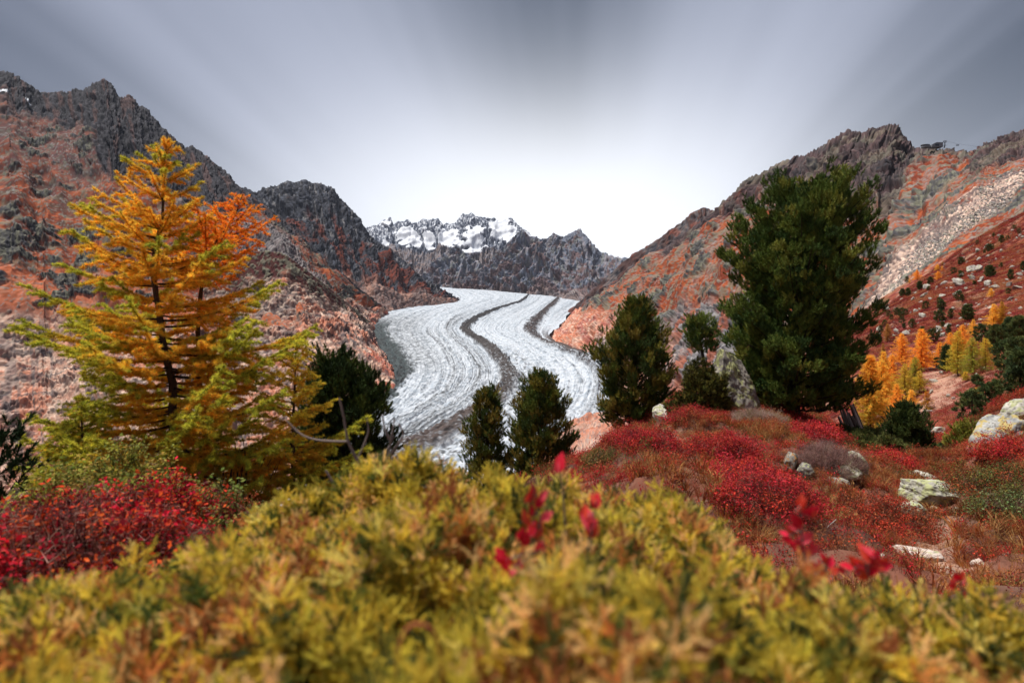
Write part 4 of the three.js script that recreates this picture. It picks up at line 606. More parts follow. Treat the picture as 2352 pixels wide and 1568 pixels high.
// stone pine: trunk, limbs, and a crown of brush-like shoots turned up at the ends
function stonePine(o) {
  const { label, base, H, R, seed, profile, t0 = 0.06, n = 100, lean = [0, 0], cols, group, tuft = 1, clumps = 5, limbs = true, per = 7, name = 'pine_tree', el0 = -0.12, el1 = 0.95 } = o, r = rng(seed);
  const T = thing(name, label, 'pine tree', base, group), axis = (t) => V(lean[0] * t * t, H * t, lean[1] * t * t), sets = [new Sprigs(), new Sprigs(), new Sprigs()];
  addMesh('trunk', tube(Array.from({ length: 9 }, (_, i) => axis(i / 8 * 0.94).add(V(0.03 * H * 0.2 * noise(i, seed), i ? 0 : -0.3, 0.03 * H * 0.2 * noise(i, seed + 9)))), H * 0.026 + 0.03, 0.015, 9, 0.2, seed), MAT.barkDark, T);
  const width = (t) => { let i = 0; while (i < profile.length - 2 && t > profile[i + 1][0]) i++; const [a, b] = [profile[i], profile[i + 1]]; return lerp(a[1], b[1], clamp((t - a[0]) / (b[0] - a[0]))); };
  for (let i = 0; i < n; i++) {
    const t = lerp(t0, 0.99, (i + 0.6 * r()) / n), az = i * 2.39996 + (r() - 0.5) * 0.8, L = Math.max(0.12, R * width(t) * (0.62 + 0.55 * r())), e0 = lerp(el0, el1, t) + (r() - 0.5) * 0.25, out = V(Math.cos(az), 0, Math.sin(az)), a = axis(t * 0.96), rise = (s) => L * (Math.tan(Math.min(e0, 1.1)) * s * 0.8 + 0.28 * s * s);
    const at = (s) => a.clone().addScaledVector(out, L * s).add(V(0, rise(s), 0));
    if (limbs && L > 0.5) addMesh('limb', tube([0, 0.25, 0.5, 0.75, 1].map(at), 0.012 + 0.018 * L * (1 - t * 0.6), 0.006, 5), MAT.barkDark, T);
    const m = Math.max(2, Math.round(L * clumps));
    for (let k = 0; k < m; k++) {
      const s = 0.30 + 0.72 * Math.pow((k + r()) / m, 0.8), sd = V(-out.z, 0, out.x).multiplyScalar((r() - 0.5) * 0.75 * L * (1.15 - s * 0.75)), c = at(s).add(sd).add(V(0, (r() - 0.3) * 0.12, 0)), hue = pickOf(r, cols), far = c.clone().sub(axis(t)).normalize();
      const q = Math.max(2, Math.round(per * (0.6 + 0.8 * r())));
      for (let w = 0; w < q; w++) { const d = far.clone().multiplyScalar(0.55).add(up).add(sph(r).multiplyScalar(0.75)).normalize(); sets[w % 3].add(c.clone().addScaledVector(sph(r), 0.15 * tuft).addScaledVector(d, 0.05 * tuft), d, r() * 6.28, tuft * (0.75 + 0.5 * r()), jit(r, hue)); }
    }
  }
  const crown = new THREE.Group(); crown.name = 'crown'; crown.userData.kind = 'stuff'; T.add(crown);
  sets.forEach((s, i) => s.build('needles', (o.geos ?? GEO.pine)[i % (o.geos ?? GEO.pine).length], MAT.needle, crown));
  return T;
}
// larch: whorled fine branches with rosettes of needles along every twig
function larch(o) {
  const { label, path, seed, n, len, cols, group, tRange = [0.06, 0.98], rad = 0.05, gap = 0.03, size = 1, twigs = 1, el = [0.1, 0.75], sag = 0.18 } = o, r = rng(seed), base = path[0].clone();
  const T = thing('larch_tree', label, 'larch tree', base, group), curve = new THREE.CatmullRomCurve3(path.map((p) => p.clone().sub(base))), foot = curve.getPoints(40);
  foot[0].y -= 0.15; addMesh('trunk', tube(foot, rad, 0.004, 10, 0.55, seed), MAT.bark, T);
  const A = [new Sprigs(), new Sprigs()]; let cnt = 0;
  const dress = (a, b, f0, f1, hue) => { const L = a.distanceTo(b), m = Math.max(1, Math.round(L / gap)), d = b.clone().sub(a).normalize(); for (let k = 0; k < m; k++) { const f = (k + r()) / m, p = a.clone().lerp(b, f).addScaledVector(sph(r), 0.004), q = d.clone().multiplyScalar(0.35).add(sph(r)).add(V(0, 0.25, 0)).normalize(); A[cnt++ % 2].add(p, q, r() * 6.28, size * (0.75 + 0.5 * r()), jit(r, hue(lerp(f0, f1, f), p))); } };
  for (let i = 0; i < n; i++) {
    let t = lerp(tRange[0], tRange[1], Math.pow((i + 0.7 * r()) / n, o.skew ?? 1)); if (o.whorl && t > 0.45) t = clamp(Math.round(t * o.whorl) / o.whorl + (r() - 0.5) * 0.012, 0, 0.99); const az = i * 2.39996 + (r() - 0.5) * 0.9, L = len(t, Math.cos(az), Math.sin(az)) * (0.55 + 0.55 * r()); if (L < 0.03) continue;
    const a = curve.getPoint(t), out = V(Math.cos(az), 0, Math.sin(az)), e = lerp(el[0], el[1], t * t) + (r() - 0.5) * 0.3, at = (s) => a.clone().addScaledVector(out, L * s * Math.cos(e)).add(V(0, L * (Math.sin(e) * s - sag * 4 * s * (1 - s) * (1 - t) * 0.6 + 0.10 * s * s), 0)).add(V(0, 0, 0)), hue = (s, p) => cols(t, s, r, p);
    const pts = Array.from({ length: 9 }, (_, k) => at(k / 8)), parts = [tube(pts, Math.min(rad * 0.5, 0.004 + 0.010 * L * (1 - 0.4 * t)), 0.0016, 5)];
    for (let k = 1; k < 8; k++) dress(pts[k], pts[k + 1], k / 8, (k + 1) / 8, hue);
    const m = Math.round(L * 11 * twigs * (o.thin ? lerp(1, o.thin, sstep(0.35, 0.75, t)) : 1));
    for (let k = 0; k < m; k++) {
      const s = 0.16 + 0.82 * (k + r()) / m, p = at(s), sd = k % 2 ? 1 : -1, l = (0.10 + 0.34 * L * (1.02 - s) * (0.6 + 0.7 * r())) * (s < 0.25 ? 0.7 : 1), d = out.clone().multiplyScalar(0.75 + 0.4 * r()).add(V(-out.z * sd, 0, out.x * sd).multiplyScalar(0.5 + 0.6 * r())).add(V(0, (r() - 0.5) * 0.7, 0)).normalize(), q = p.clone().addScaledVector(d, l).add(V(0, -0.06 * l, 0)), mid = p.clone().addScaledVector(d, l * 0.5);
      parts.push(tube([p, mid, q], 0.0028, 0.0012, 4)); dress(p, mid, s, s, hue); dress(mid, q, s + 0.05, Math.min(1, s + 0.2), hue);
    }
    addMesh('branch', mergeGeometries(parts), MAT.barkDark, T);
  }
  const crown = new THREE.Group(); crown.name = 'crown'; crown.userData.kind = 'stuff'; T.add(crown);
  A.forEach((s, i) => s.build('needles', GEO.larch[i], MAT.leaf, crown));
  return T;
}
// a larch seen from afar
function farLarch(label, base, H, W, cols, seed, group, lean = 0) {
  const r = rng(seed), T = thing('larch_tree', label, 'larch tree', base, group), A = [new Sprigs(), new Sprigs()];
  addMesh('trunk', tube([V(0, -0.4, 0), V(lean * 0.3, H * 0.5, 0), V(lean, H * 0.98, 0)], H * 0.016, 0.015, 5), MAT.bark, T);
  const n = Math.round(clamp(H * 52, 90, 460)), k = clamp(H / 9, 0.42, 1.0);
  for (let i = 0; i < n; i++) {
    const t = 0.05 + 0.94 * Math.pow((i + r()) / n, 0.86), az = i * 2.39996 + r(), L = W / 2 * Math.pow(1 - t, 0.8) * (0.45 + 0.75 * r()) * (0.85 + 0.9 * fbm(Math.cos(az) * 1.6 + seed, t * 5, Math.sin(az) * 1.6, 2)) * (t < 0.14 ? 0.7 : 1) + 0.05 * k, m = Math.max(2, Math.round(L / (0.15 * k)));
    for (let q = 0; q < m; q++) { const s = (q + r()) / m, d = V(Math.cos(az), 0.35 - 0.35 * s + (r() - 0.5) * 0.5, Math.sin(az)).addScaledVector(sph(r), 0.5).normalize(); A[q % 2].add(V(Math.cos(az) * L * s + lean * t, H * t + L * 0.22 * s * (t - 0.3) + (r() - 0.5) * 0.15 * k, Math.sin(az) * L * s), d, r() * 6.28, k * (0.7 + 0.6 * r()), jit(r, mix3(cols[0], cols[1], clamp((1 - t) * 0.8 + (r() - 0.5) * 0.7)), 0.2)); }
  }
  const crown = new THREE.Group(); crown.name = 'crown'; crown.userData.kind = 'stuff'; T.add(crown); A.forEach((s, i) => s.build('needles', GEO.larchFar[i], MAT.leaf, crown));
  return T;
}
// low dome of a shrub: sprigs over a bumpy dome with stems beneath
function shrub(name, label, category, base, rx, ry, rz, n, geos, mat, cols, seed, opt = {}) {
  const { s = 1, group, stem = MAT.bark, tilt = [0, 0], deep = 0.35 } = opt, r = rng(seed), T = thing(name, label, category, base, group), A = geos.map(() => new Sprigs());
  for (let i = 0; i < 7; i++) { const a = i * 2.4 + r(), q = 0.5 + 0.3 * r(); addMesh('stem', tube([V(0, -0.08, 0), V(Math.cos(a) * rx * q * 0.4, ry * 0.35, Math.sin(a) * rz * q * 0.4), V(Math.cos(a) * rx * q, ry * 0.72 * (0.7 + 0.3 * r()), Math.sin(a) * rz * q)], 0.012 * Math.cbrt(rx * ry * rz / 0.05) + 0.003, 0.003, 5), stem, T); }
  for (let i = 0; i < n; i++) {
    const d = sph(r, 0), b = 1 + 0.6 * fbm(d.x * 2.8 + seed, d.y * 2.8, d.z * 2.8, 4), f = b * (1 - deep * r() * r()), p = V(d.x * rx * f + tilt[0] * d.y * ry, d.y * ry * f, d.z * rz * f + tilt[1] * d.y * ry), w = d.clone().add(V(0, 0.6, 0)).addScaledVector(sph(r), 0.7).normalize();
    A[i % A.length].add(p, w, r() * 6.28, s * (0.55 + 0.9 * r()), jit(r, pickOf(r, cols), 0.4, 0.2));
  }
  const crown = new THREE.Group(); crown.name = 'foliage'; crown.userData.kind = 'stuff'; T.add(crown); A.forEach((q, i) => q.build('sprigs', geos[i], mat, crown));
  if (opt.twigs) { const B = new Sprigs(); for (let i = 0; i < opt.twigs; i++) { const d = sph(r, 0), f = 0.35 + 0.5 * r(); B.add(V(d.x * rx * f, d.y * ry * f, d.z * rz * f), d.add(V(0, 0.9, 0)), r() * 6.28, 0.7 + 0.8 * r(), jit(r, pickOf(r, [rgb(120, 74, 62), rgb(150, 110, 96), rgb(96, 60, 50), rgb(170, 134, 118)]))); } B.build('twigs', GEO.twig[0], MAT.leaf, crown); }
  return T;
}
// where a sight line meets the slope
function hit(px, py, from = 30, to = 330, f = slopeY) { for (let d = from; d < to; d += Math.max(0.05, d * 0.003)) { const p = P(px, py, d); if (p.y <= f(p.x, p.z)) { p.y = f(p.x, p.z); return p; } } const p = P(px, py, to); p.y = f(p.x, p.z); return p; }

// labels that say which one of many alike: the nearest landmark, the side of it, and the rank in that direction
function tellApart(list, marks, say) {
  const seen = {}, rank = ['nearest', 'second nearest', 'third nearest', 'fourth nearest', 'fifth nearest', 'sixth nearest', 'seventh nearest', 'eighth nearest', 'ninth nearest', 'tenth nearest'];
  const at = list.map((o) => { const p = o.position, x = 1176 - p.x / p.z * FP, y = 784 + p.y / p.z * FP; let best = null; for (const [name, mx, my] of marks) { const d = Math.hypot(x - mx, y - my); if (!best || d < best.d) best = { name, d, side: Math.abs(x - mx) > Math.abs(y - my) ? (x < mx ? 'left of' : 'right of') : (y < my ? 'above' : 'below') }; } return { o, ...best }; }).sort((a, b) => a.d - b.d);
  for (const q of at) { const kind = say(q.o), k = `${kind}|${q.side}|${q.name}`; seen[k] = (seen[k] ?? -1) + 1; q.o.userData.label = `${kind}, ${rank[Math.min(9, seen[k])]} ${q.side} ${q.name}`; }
}

// ---------------------------------------------------------------- trees near the camera
const stand = (px, d) => { const x = (px - 1176) / FP * d; return V(x, groundY(x, -d), -d); };
const pineCols = [rgb(94, 111, 50), rgb(78, 99, 48), rgb(114, 126, 57), rgb(67, 88, 46), rgb(132, 135, 62), rgb(90, 107, 46)];
const pineCols2 = [rgb(99, 109, 46), rgb(80, 97, 46), rgb(125, 120, 50), rgb(68, 84, 43), rgb(140, 126, 60)];
{
  const b = stand(1822, 18); const top = P(1900, 448, 18);
  stonePine({ label: 'largest dark green stone pine, broad and dense, beside the pointed lichen boulder', base: b, H: top.y - b.y, R: 2.3, seed: 5, n: 200, clumps: 5, per: 17, t0: 0.04, lean: [0.75, 0], cols: pineCols, profile: [[0, 0.72], [0.1, 0.92], [0.3, 1], [0.5, 0.95], [0.68, 0.84], [0.84, 0.62], [0.94, 0.42], [1, 0.2]] });
}
{
  const b = stand(1452, 19); b.y -= 0.1; const top = P(1470, 694, 19);
  stonePine({ label: 'tall conical stone pine standing left of the pointed boulder at the glacier edge', base: b, H: top.y - b.y, R: 1.42, seed: 8, n: 120, clumps: 4.6, per: 14, t0: 0.05, lean: [0.25, 0], cols: pineCols2, profile: [[0, 0.62], [0.12, 0.85], [0.35, 1.05], [0.55, 0.84], [0.75, 0.52], [0.9, 0.26], [1, 0.08]] });
}
{
  const b = stand(1238, 20); const top = P(1246, 864, 20);
  stonePine({ label: 'right-hand one of the two stone pines in front of the lower glacier', base: b, H: top.y - b.y, R: 1.18, seed: 12, n: 120, clumps: 5, per: 14, lean: [0.1, 0], cols: pineCols2, profile: [[0, 0.8], [0.2, 0.95], [0.45, 1], [0.65, 0.85], [0.82, 0.55], [0.93, 0.3], [1, 0.12]] });
}
{
  const b = stand(1116, 20.5); const top = P(1124, 894, 20.5);
  stonePine({ label: 'left-hand, smaller one of the two stone pines in front of the lower glacier', base: b, H: top.y - b.y, R: 0.92, seed: 15, n: 100, clumps: 5, per: 14, lean: [0.12, 0], cols: pineCols2, profile: [[0, 0.8], [0.25, 1], [0.5, 0.95], [0.7, 0.72], [0.88, 0.42], [1, 0.12]] });
}
{
  const b = stand(795, 13); const top = P(752, 832, 13);
  stonePine({ label: 'dark stone pine behind the right side of the golden larch', base: b, H: top.y - b.y, R: 1.12, seed: 19, n: 125, clumps: 5.4, per: 14, lean: [-0.42, 0], cols: [rgb(68, 84, 38), rgb(58, 74, 36), rgb(84, 96, 42), rgb(48, 64, 34)], profile: [[0, 0.7], [0.2, 0.9], [0.45, 1], [0.68, 0.82], [0.85, 0.52], [0.95, 0.3], [1, 0.15]] });
}
{
  const b = stand(1624, 17.6), top = P(1598, 735, 17.6);
  stonePine({ label: 'small stone pine with a bare bent stem growing beside the top of the pointed boulder', base: b, H: top.y - b.y, R: 0.5, seed: 23, n: 40, clumps: 8, per: 8, t0: 0.62, lean: [-0.36, 0], tuft: 0.8, cols: pineCols, profile: [[0, 0.5], [0.62, 0.7], [0.75, 1], [0.88, 0.7], [1, 0.15]] });
}
{
  const b = stand(-18, 5.2), top = P(-14, 1000, 5.2);
  stonePine({ label: 'young stone pine cut by the left edge of the picture', base: b, H: top.y - b.y, R: 0.26, seed: 27, n: 16, clumps: 8, per: 4, t0: 0.3, tuft: 0.8, cols: [rgb(40, 58, 34), rgb(52, 70, 38)], profile: [[0, 0.6], [0.4, 1], [0.8, 0.8], [1, 0.3]] });
}
// golden larch on the left
const gold = rgb(250, 204, 70), amber = rgb(250, 180, 54), lime = rgb(214, 206, 72), moss = rgb(166, 170, 58), lemon = rgb(246, 208, 80), fire = rgb(248, 146, 50);
const L7 = 7;
{
  const base = stand(452, L7);
  const path = [base, P(418, 1070, L7), P(397, 985, L7), P(395, 880, L7), P(378, 808, L7), P(368, 736, L7), P(355, 655, L7), P(350, 612, L7), P(361, 546, L7), P(372, 505, L7), P(374, 420, L7), P(375, 360, L7), P(392, 318, L7)];
  const py = [1185, 1100, 1000, 900, 800, 700, 620, 540, 460, 380, 316], left = [300, 290, 240, 235, 270, 205, 205, 170, 108, 60, 6], right = [350, 360, 360, 350, 290, 205, 170, 150, 90, 55, 6];
  const curve = new THREE.CatmullRomCurve3(path), lerpTab = (tab, v) => { let i = 0; while (i < py.length - 2 && v < py[i + 1]) i++; return lerp(tab[i], tab[i + 1], clamp((v - py[i]) / (py[i + 1] - py[i]))); };
  larch({ label: 'tall golden larch with a dark leaning trunk, yellow-green at the branch tips', path, seed: 31, n: 185, skew: 1.4, twigs: 1.0, whorl: 24, thin: 0.35, tRange: [0.03, 0.98], rad: 0.058, gap: 0.0115, size: 1.2,
    len: (t, cx, cz) => { const p = curve.getPoint(t), v = 784 - p.y / L7 * FP, l = lerpTab(left, v) / FP * L7, q = lerpTab(right, v) / FP * L7; return lerp(q, l, 0.5 - 0.5 * cx) * (1 - 0.2 * Math.abs(cz)) * 1.12; },
    cols: (t, s, r, p) => { const g = clamp(s * 1.0 - 0.25 + 0.6 * fbm(p.x * 1.6, p.y * 1.6, p.z * 1.6, 2) + (t < 0.4 ? 0.3 : 0) + (p.x < -0.5 ? 0.12 : 0)); const a = mix3(r() < 0.28 ? amber : gold, lemon, r() * 0.5); return mix3(a, r() < 0.62 ? lime : moss, sstep(0.48, 0.92, g)); } });
}
{
  const d = 7.7, base = stand(512, d);
  larch({ label: 'bright orange larch top leaning right behind the golden larch', path: [base, P(470, 1000, d), P(455, 820, d), P(458, 700, d), P(470, 620, d), P(492, 562, d), P(535, 503, d), P(557, 446, d)], seed: 37, n: 50, twigs: 0.7, rad: 0.045, gap: 0.0155, size: 1.05, tRange: [0.5, 0.985], sag: 0.3,
    len: (t, cx) => lerp(0.95, 0.12, sstep(0.62, 1, t)) * (t < 0.6 ? 0.7 : 1) * (cx > 0 ? 1 : 0.75), cols: (t, s, r) => mix3(fire, amber, r()) });
}
{
  const d = 7.3, base = stand(676, d);
  larch({ label: 'small yellow larch at the right foot of the golden larch', path: [base, P(672, 1040, d), P(676, 900, d), P(680, 768, d)], seed: 41, n: 64, twigs: 1.3, rad: 0.035, gap: 0.0155, size: 1.1,
    len: (t) => 0.80 * Math.pow(1 - t, 0.7) + 0.05, cols: (t, s, r) => mix3(mix3(gold, lemon, r()), lime, clamp(s * 0.9 - 0.2 + (r() - 0.5) * 0.4)) });
}
{
  const d = 6.2, base = stand(190, d);
  larch({ label: 'small green larch at the left foot of the golden larch', path: [base, P(189, 1060, d), P(186, 926, d)], seed: 43, n: 60, twigs: 1.3, rad: 0.028, gap: 0.0155, size: 1.05,
    len: (t) => 0.72 * Math.pow(1 - t, 0.75) + 0.05, cols: (t, s, r) => mix3(moss, r() < 0.3 ? gold : lime, r()) });
}
{ // bare dead twigs hanging under the larch
  const r = rng(51);
  const T = thing('dead_shrub', 'tangle of dark leafless branches under the golden larch', 'shrub', stand(520, 6.9));
  for (let i = 0; i < 26; i++) { const x = (r() - 0.3) * 1.0, z = (r() - 0.5) * 0.5, h = 0.55 + 0.6 * r(); addMesh('branch', tube(smooth([V(x * 0.35, -0.05, z * 0.4), V(x * 0.7, h * 0.6, z), V(x * 0.9 + (r() - 0.5) * 0.2, h, z + (r() - 0.5) * 0.2)], 6), 0.013, 0.003, 5), MAT.barkDark, T); }
}

// ---------------------------------------------------------------- rocks near the camera
const cleared = [];
const open = (x, z) => cleared.some(([a, b, q]) => (x - a) ** 2 + (z - b) ** 2 < q * q);
function block(name, label, px, py, d, w, h, dep, seed, opt = {}, turn = [0, 0, 0], sink = 0.2, group) {
  const p = P(px, py, d), y = groundY(p.x, p.z), m = addMesh(name, rock(seed, w, h, dep, opt), MAT.rock); m.position.set(p.x, y + h * (0.5 - sink), p.z); m.rotation.set(...turn); cleared.push([p.x, p.z + dep * 0.25, Math.max(w, dep) * 0.5]); return tag(m, label, 'boulder', group);
}
{ // the pointed boulder
  const b = stand(1668, 17), W = 2.5, H = P(1650, 788, 17).y - b.y + 0.35;
  const g = rock(61, W, H, 1.9, { detail: 34, planes: 22, lich: 0.30, c0: rgb(112, 106, 98), c1: rgb(156, 148, 136), lichen: rgb(150, 150, 100), dark: rgb(58, 54, 52), rough: 0.07, shape: (v) => { const t = clamp((v.y + 1) / 2); v.x = v.x * lerp(1.05, 0.30, Math.pow(t, 1.1)) - 0.30 * t * t; v.z *= lerp(1, 0.4, t); } });
  const m = addMesh('boulder', g, MAT.rock); m.position.set(b.x + 0.25, b.y + H / 2 - 0.35, b.z); tag(m, 'tall pointed lichen-covered boulder at the left of the largest pine', 'boulder');
}
block('boulder', 'low pale slab at the left foot of the dark juniper by the pointed boulder', 1532, 940, 17, 0.95, 0.7, 0.7, 63, { detail: 14, c0: rgb(168, 162, 150), c1: rgb(200, 194, 182), lich: 0.2 }, [0, 0, -0.5]);
block('boulder', 'pointed pale green boulder behind the dry grey shrub', 1968, 1100, 11.6, 0.52, 0.62, 0.45, 64, { detail: 16, lich: 0.36, c0: rgb(146, 144, 130), c1: rgb(186, 184, 170), shape: (v) => { v.x *= 1 - 0.45 * clamp(v.y * 0.5 + 0.5); v.x -= 0.25 * v.y; } }, [0, 0.4, 0.1]);
block('boulder', 'square cream boulder at the right end of the dry grey shrub', 1948, 1118, 11, 0.50, 0.36, 0.5, 65, { detail: 16, lich: 0.3, c0: rgb(170, 164, 146), c1: rgb(206, 200, 184) }, [0, 0.3, 0.05]);
block('boulder', 'grey layered boulder under the square cream one', 1928, 1142, 10.6, 0.52, 0.34, 0.45, 66, { detail: 16, lich: 0.15, c0: rgb(110, 106, 100), c1: rgb(160, 154, 144) }, [0, -0.2, -0.12]);
block('boulder', 'orange-topped boulder at the left end of the dry grey shrub', 1816, 1110, 11, 0.30, 0.48, 0.34, 67, { detail: 12, lich: 0.25, lichen: rgb(160, 110, 50), c0: rgb(110, 106, 98), c1: rgb(150, 144, 134) });
block('boulder', 'grey block half hidden below the dry grey shrub', 1850, 1128, 10.8, 0.44, 0.36, 0.4, 68, { detail: 12, lich: 0.1, c0: rgb(92, 88, 84), c1: rgb(140, 134, 126) });
block('boulder', 'flat white slab on the heath below the small dark pine', 2120, 1112, 13, 0.78, 0.42, 0.7, 69, { detail: 16, lich: 0.12, c0: rgb(176, 170, 160), c1: rgb(208, 202, 192) }, [0, 0.2, -0.25]);
block('boulder', 'big rounded lichen boulder split by a crack, lower right', 2138, 1185, 10.4, 1.25, 0.66, 0.8, 70, { detail: 24, planes: 22, lich: 0.36, c0: rgb(136, 132, 120), c1: rgb(182, 178, 162) }, [0, -0.2, -0.2]);
block('boulder', 'small boulder tucked under the big rounded lichen boulder', 2096, 1188, 9.8, 0.44, 0.34, 0.4, 71, { detail: 12, lich: 0.32, c0: rgb(140, 136, 126), c1: rgb(186, 182, 168) });
block('boulder', 'large tilted grey slab on the right bank, orange lichen along its edge', 2290, 1050, 13.2, 1.7, 1.0, 1.1, 72, { detail: 24, planes: 18, lich: 0.26, lichen: rgb(172, 150, 84), c0: rgb(128, 128, 126), c1: rgb(176, 174, 168) }, [0.1, 0.3, 0.62], 0.28);
block('boulder', 'grey slab beside a small green pine above the right bank', 2345, 985, 14.5, 1.0, 0.6, 0.8, 73, { detail: 14, lich: 0.2 }, [0, 0, 0.5]);
for (const [i, [px, py, d, w, h, label]] of [[2258, 1250, 8.4, 0.55, 0.10, 'thin pale stepping slab at the back of the stony path'], [2302, 1266, 7.9, 0.62, 0.12, 'wide pale stepping slab on the stony path at the right edge'], [2225, 1262, 8.1, 0.34, 0.08, 'small pinkish slab at the left of the stony path'], [2112, 1300, 6.7, 0.62, 0.12, 'long flat slab half covered by heath below the rounded boulder'], [2245, 1318, 6.2, 0.2, 0.08, 'small flat stone in front of the stony path'], [2180, 1330, 6.1, 0.18, 0.09, 'small pale stone left of the flat stone by the path']].entries()) block('boulder', label, px, py, d, w, h * 1.5, w * 0.7, 80 + i, { detail: 10, lich: 0.05, c0: rgb(168, 150, 138), c1: rgb(206, 190, 178) }, [0.05, i, 0.06], 0.12);
{ // small loose stones
  const r = rng(90), all = [];
  for (let i = 0; i < 46; i++) {
    const px = i < 14 ? 1540 + 130 * r() : i < 28 ? 1850 + 150 * r() : 1980 + 360 * r(), d = i < 14 ? 14.5 + 2.5 * r() : i < 28 ? 12 + 4.5 * r() : 6 + 9 * r(), s = 0.07 + 0.16 * r() * r() * (i < 30 ? 1.3 : 1), b = stand(px, d), m = addMesh('stone', rock(200 + i % 5, s * 1.4, s * 0.8, s, { detail: 4, lich: 0.1, c0: rgb(160, 150, 138), c1: rgb(200, 190, 178) }), MAT.rock);
    m.position.set(b.x, b.y + s * 0.18, b.z); m.rotation.set(r() * 0.5, r() * 6, r() * 0.5); tag(m, '', 'stone', 'loose stones in the heath'); all.push(m);
  }
  tellApart(all, [['the pointed boulder', 1665, 870], ['the dry grey shrub', 1890, 1080], ['the flat white slab', 2120, 1095], ['the rounded lichen boulder', 2135, 1155], ['the stony path', 2270, 1258], ['the wide juniper dome', 2000, 1035], ['the tilted slab', 2290, 1010], ['the largest pine trunk', 1815, 950]], () => 'small pale loose stone in the heath');
}
// ---------------------------------------------------------------- heath and shrubs near the camera
const crim = rgb(200, 46, 58), scar = rgb(208, 74, 52), wineC = rgb(146, 44, 48), rustC = rgb(172, 88, 52), brnC = rgb(126, 78, 56), olv = rgb(120, 112, 52), olv2 = rgb(92, 96, 50), pinkC = rgb(196, 60, 72), tan = rgb(164, 116, 72);
{
  const r = rng(101), A = GEO.heath.map(() => new Sprigs()); let n = 0;
  while (n < 130000) {
    const d = 3.2 + Math.sqrt(r()) * 33, px = 1180 + 1300 * r(), x = (px - 1176) / FP * d, z = -d; n++;
    if (z < -33) continue;
    const bare = bareGround(x, z), m = heathMound(x, z), g = fbm(x * 0.5 + 4, 2, z * 0.5, 3);
    if (open(x, z) || r() < bare * 0.97 || (g < -0.34 && r() < 0.6) || (m < -0.18 && r() < 0.35)) continue;
    const hue = fbm(x * 0.32 + 11, 5, z * 0.32, 3) + 0.5 * fbm(x * 1.3, 8, z * 1.3, 2), right = sstep(1780, 2150, px + 200 * g) , k = r();
    let c = hue > -0.14 ? (k < 0.36 ? crim : k < 0.58 ? scar : k < 0.74 ? wineC : k < 0.9 ? rustC : tan) : (k < 0.3 ? rustC : k < 0.45 ? wineC : k < 0.7 ? brnC : k < 0.85 ? tan : scar);
    if (r() < right * 0.55) c = k < 0.25 ? scar : k < 0.6 ? rustC : k < 0.85 ? brnC : tan;
    const ol = fbm(x * 0.6 + 30, 9, z * 0.6, 3); if (ol > 0.22 && r() < 0.7) c = k < 0.5 ? olv : k < 0.8 ? olv2 : rustC;
    const s = (0.6 + 0.034 * d) * (0.5 + 1.1 * r() * r() + 0.3 * r()), y = groundY(x, z);
    A[n % 3].add(V(x, y + 0.01, z), V((r() - 0.5) * 0.7, 1, (r() - 0.5) * 0.7), r() * 6.28, s, jit(r, c, 0.42, 0.25), s * (0.7 + 1.1 * clamp(m + 0.25)));
  }
  massOf('heath', 'red and rust bilberry heath covering the knoll', 'heath', A, GEO.heath, MAT.leaf);
  for (let k = 0; k < 34000; k++) {
    const d = 3.4 + 7 * Math.sqrt(r()), px = 1330 + 1120 * r(), x = (px - 1176) / FP * d, z = -d, g = fbm(x * 0.9 + 4, 2, z * 0.9, 3); if (open(x, z) || r() < bareGround(x, z) * 0.9) continue;
    const c = g > 0.12 ? pickOf(r, [scar, rustC, crim, brnC]) : g > -0.1 ? pickOf(r, [rustC, brnC, tan, wineC]) : pickOf(r, [olv, brnC, tan, olv2, rustC]);
    const s = 0.55 + 0.7 * r(); A[k % 3].add(V(x, groundY(x, z), z), V((r() - 0.5) * 0.9, 1, (r() - 0.5) * 0.9), r() * 6.28, s, jit(r, c, 0.4, 0.2), s * (0.8 + 0.7 * r()));
  }
  // dry twigs and grass between the leaves
  const B = GEO.twig.map(() => new Sprigs());
  for (let i = 0; i < 20000; i++) { const d = 4 + Math.sqrt(r()) * 20, px = 1250 + 1200 * r(), x = (px - 1176) / FP * d; if (fbm(x * 0.8, 20, d * 0.8, 3) < -0.02 || bareGround(x, -d) > 0.7) continue; B[i % 2].add(V(x, groundY(x, -d), -d), V((r() - 0.5), 1, (r() - 0.5)), r() * 6.28, 0.6 + 0.9 * r(), jit(r, pickOf(r, [rgb(160, 120, 84), rgb(126, 84, 58), rgb(186, 140, 86), rgb(150, 84, 46)]))); }
  massOf('dry_twigs', 'dry grey and straw stalks standing among the red heath', 'twigs', B, GEO.twig, MAT.leaf);
}
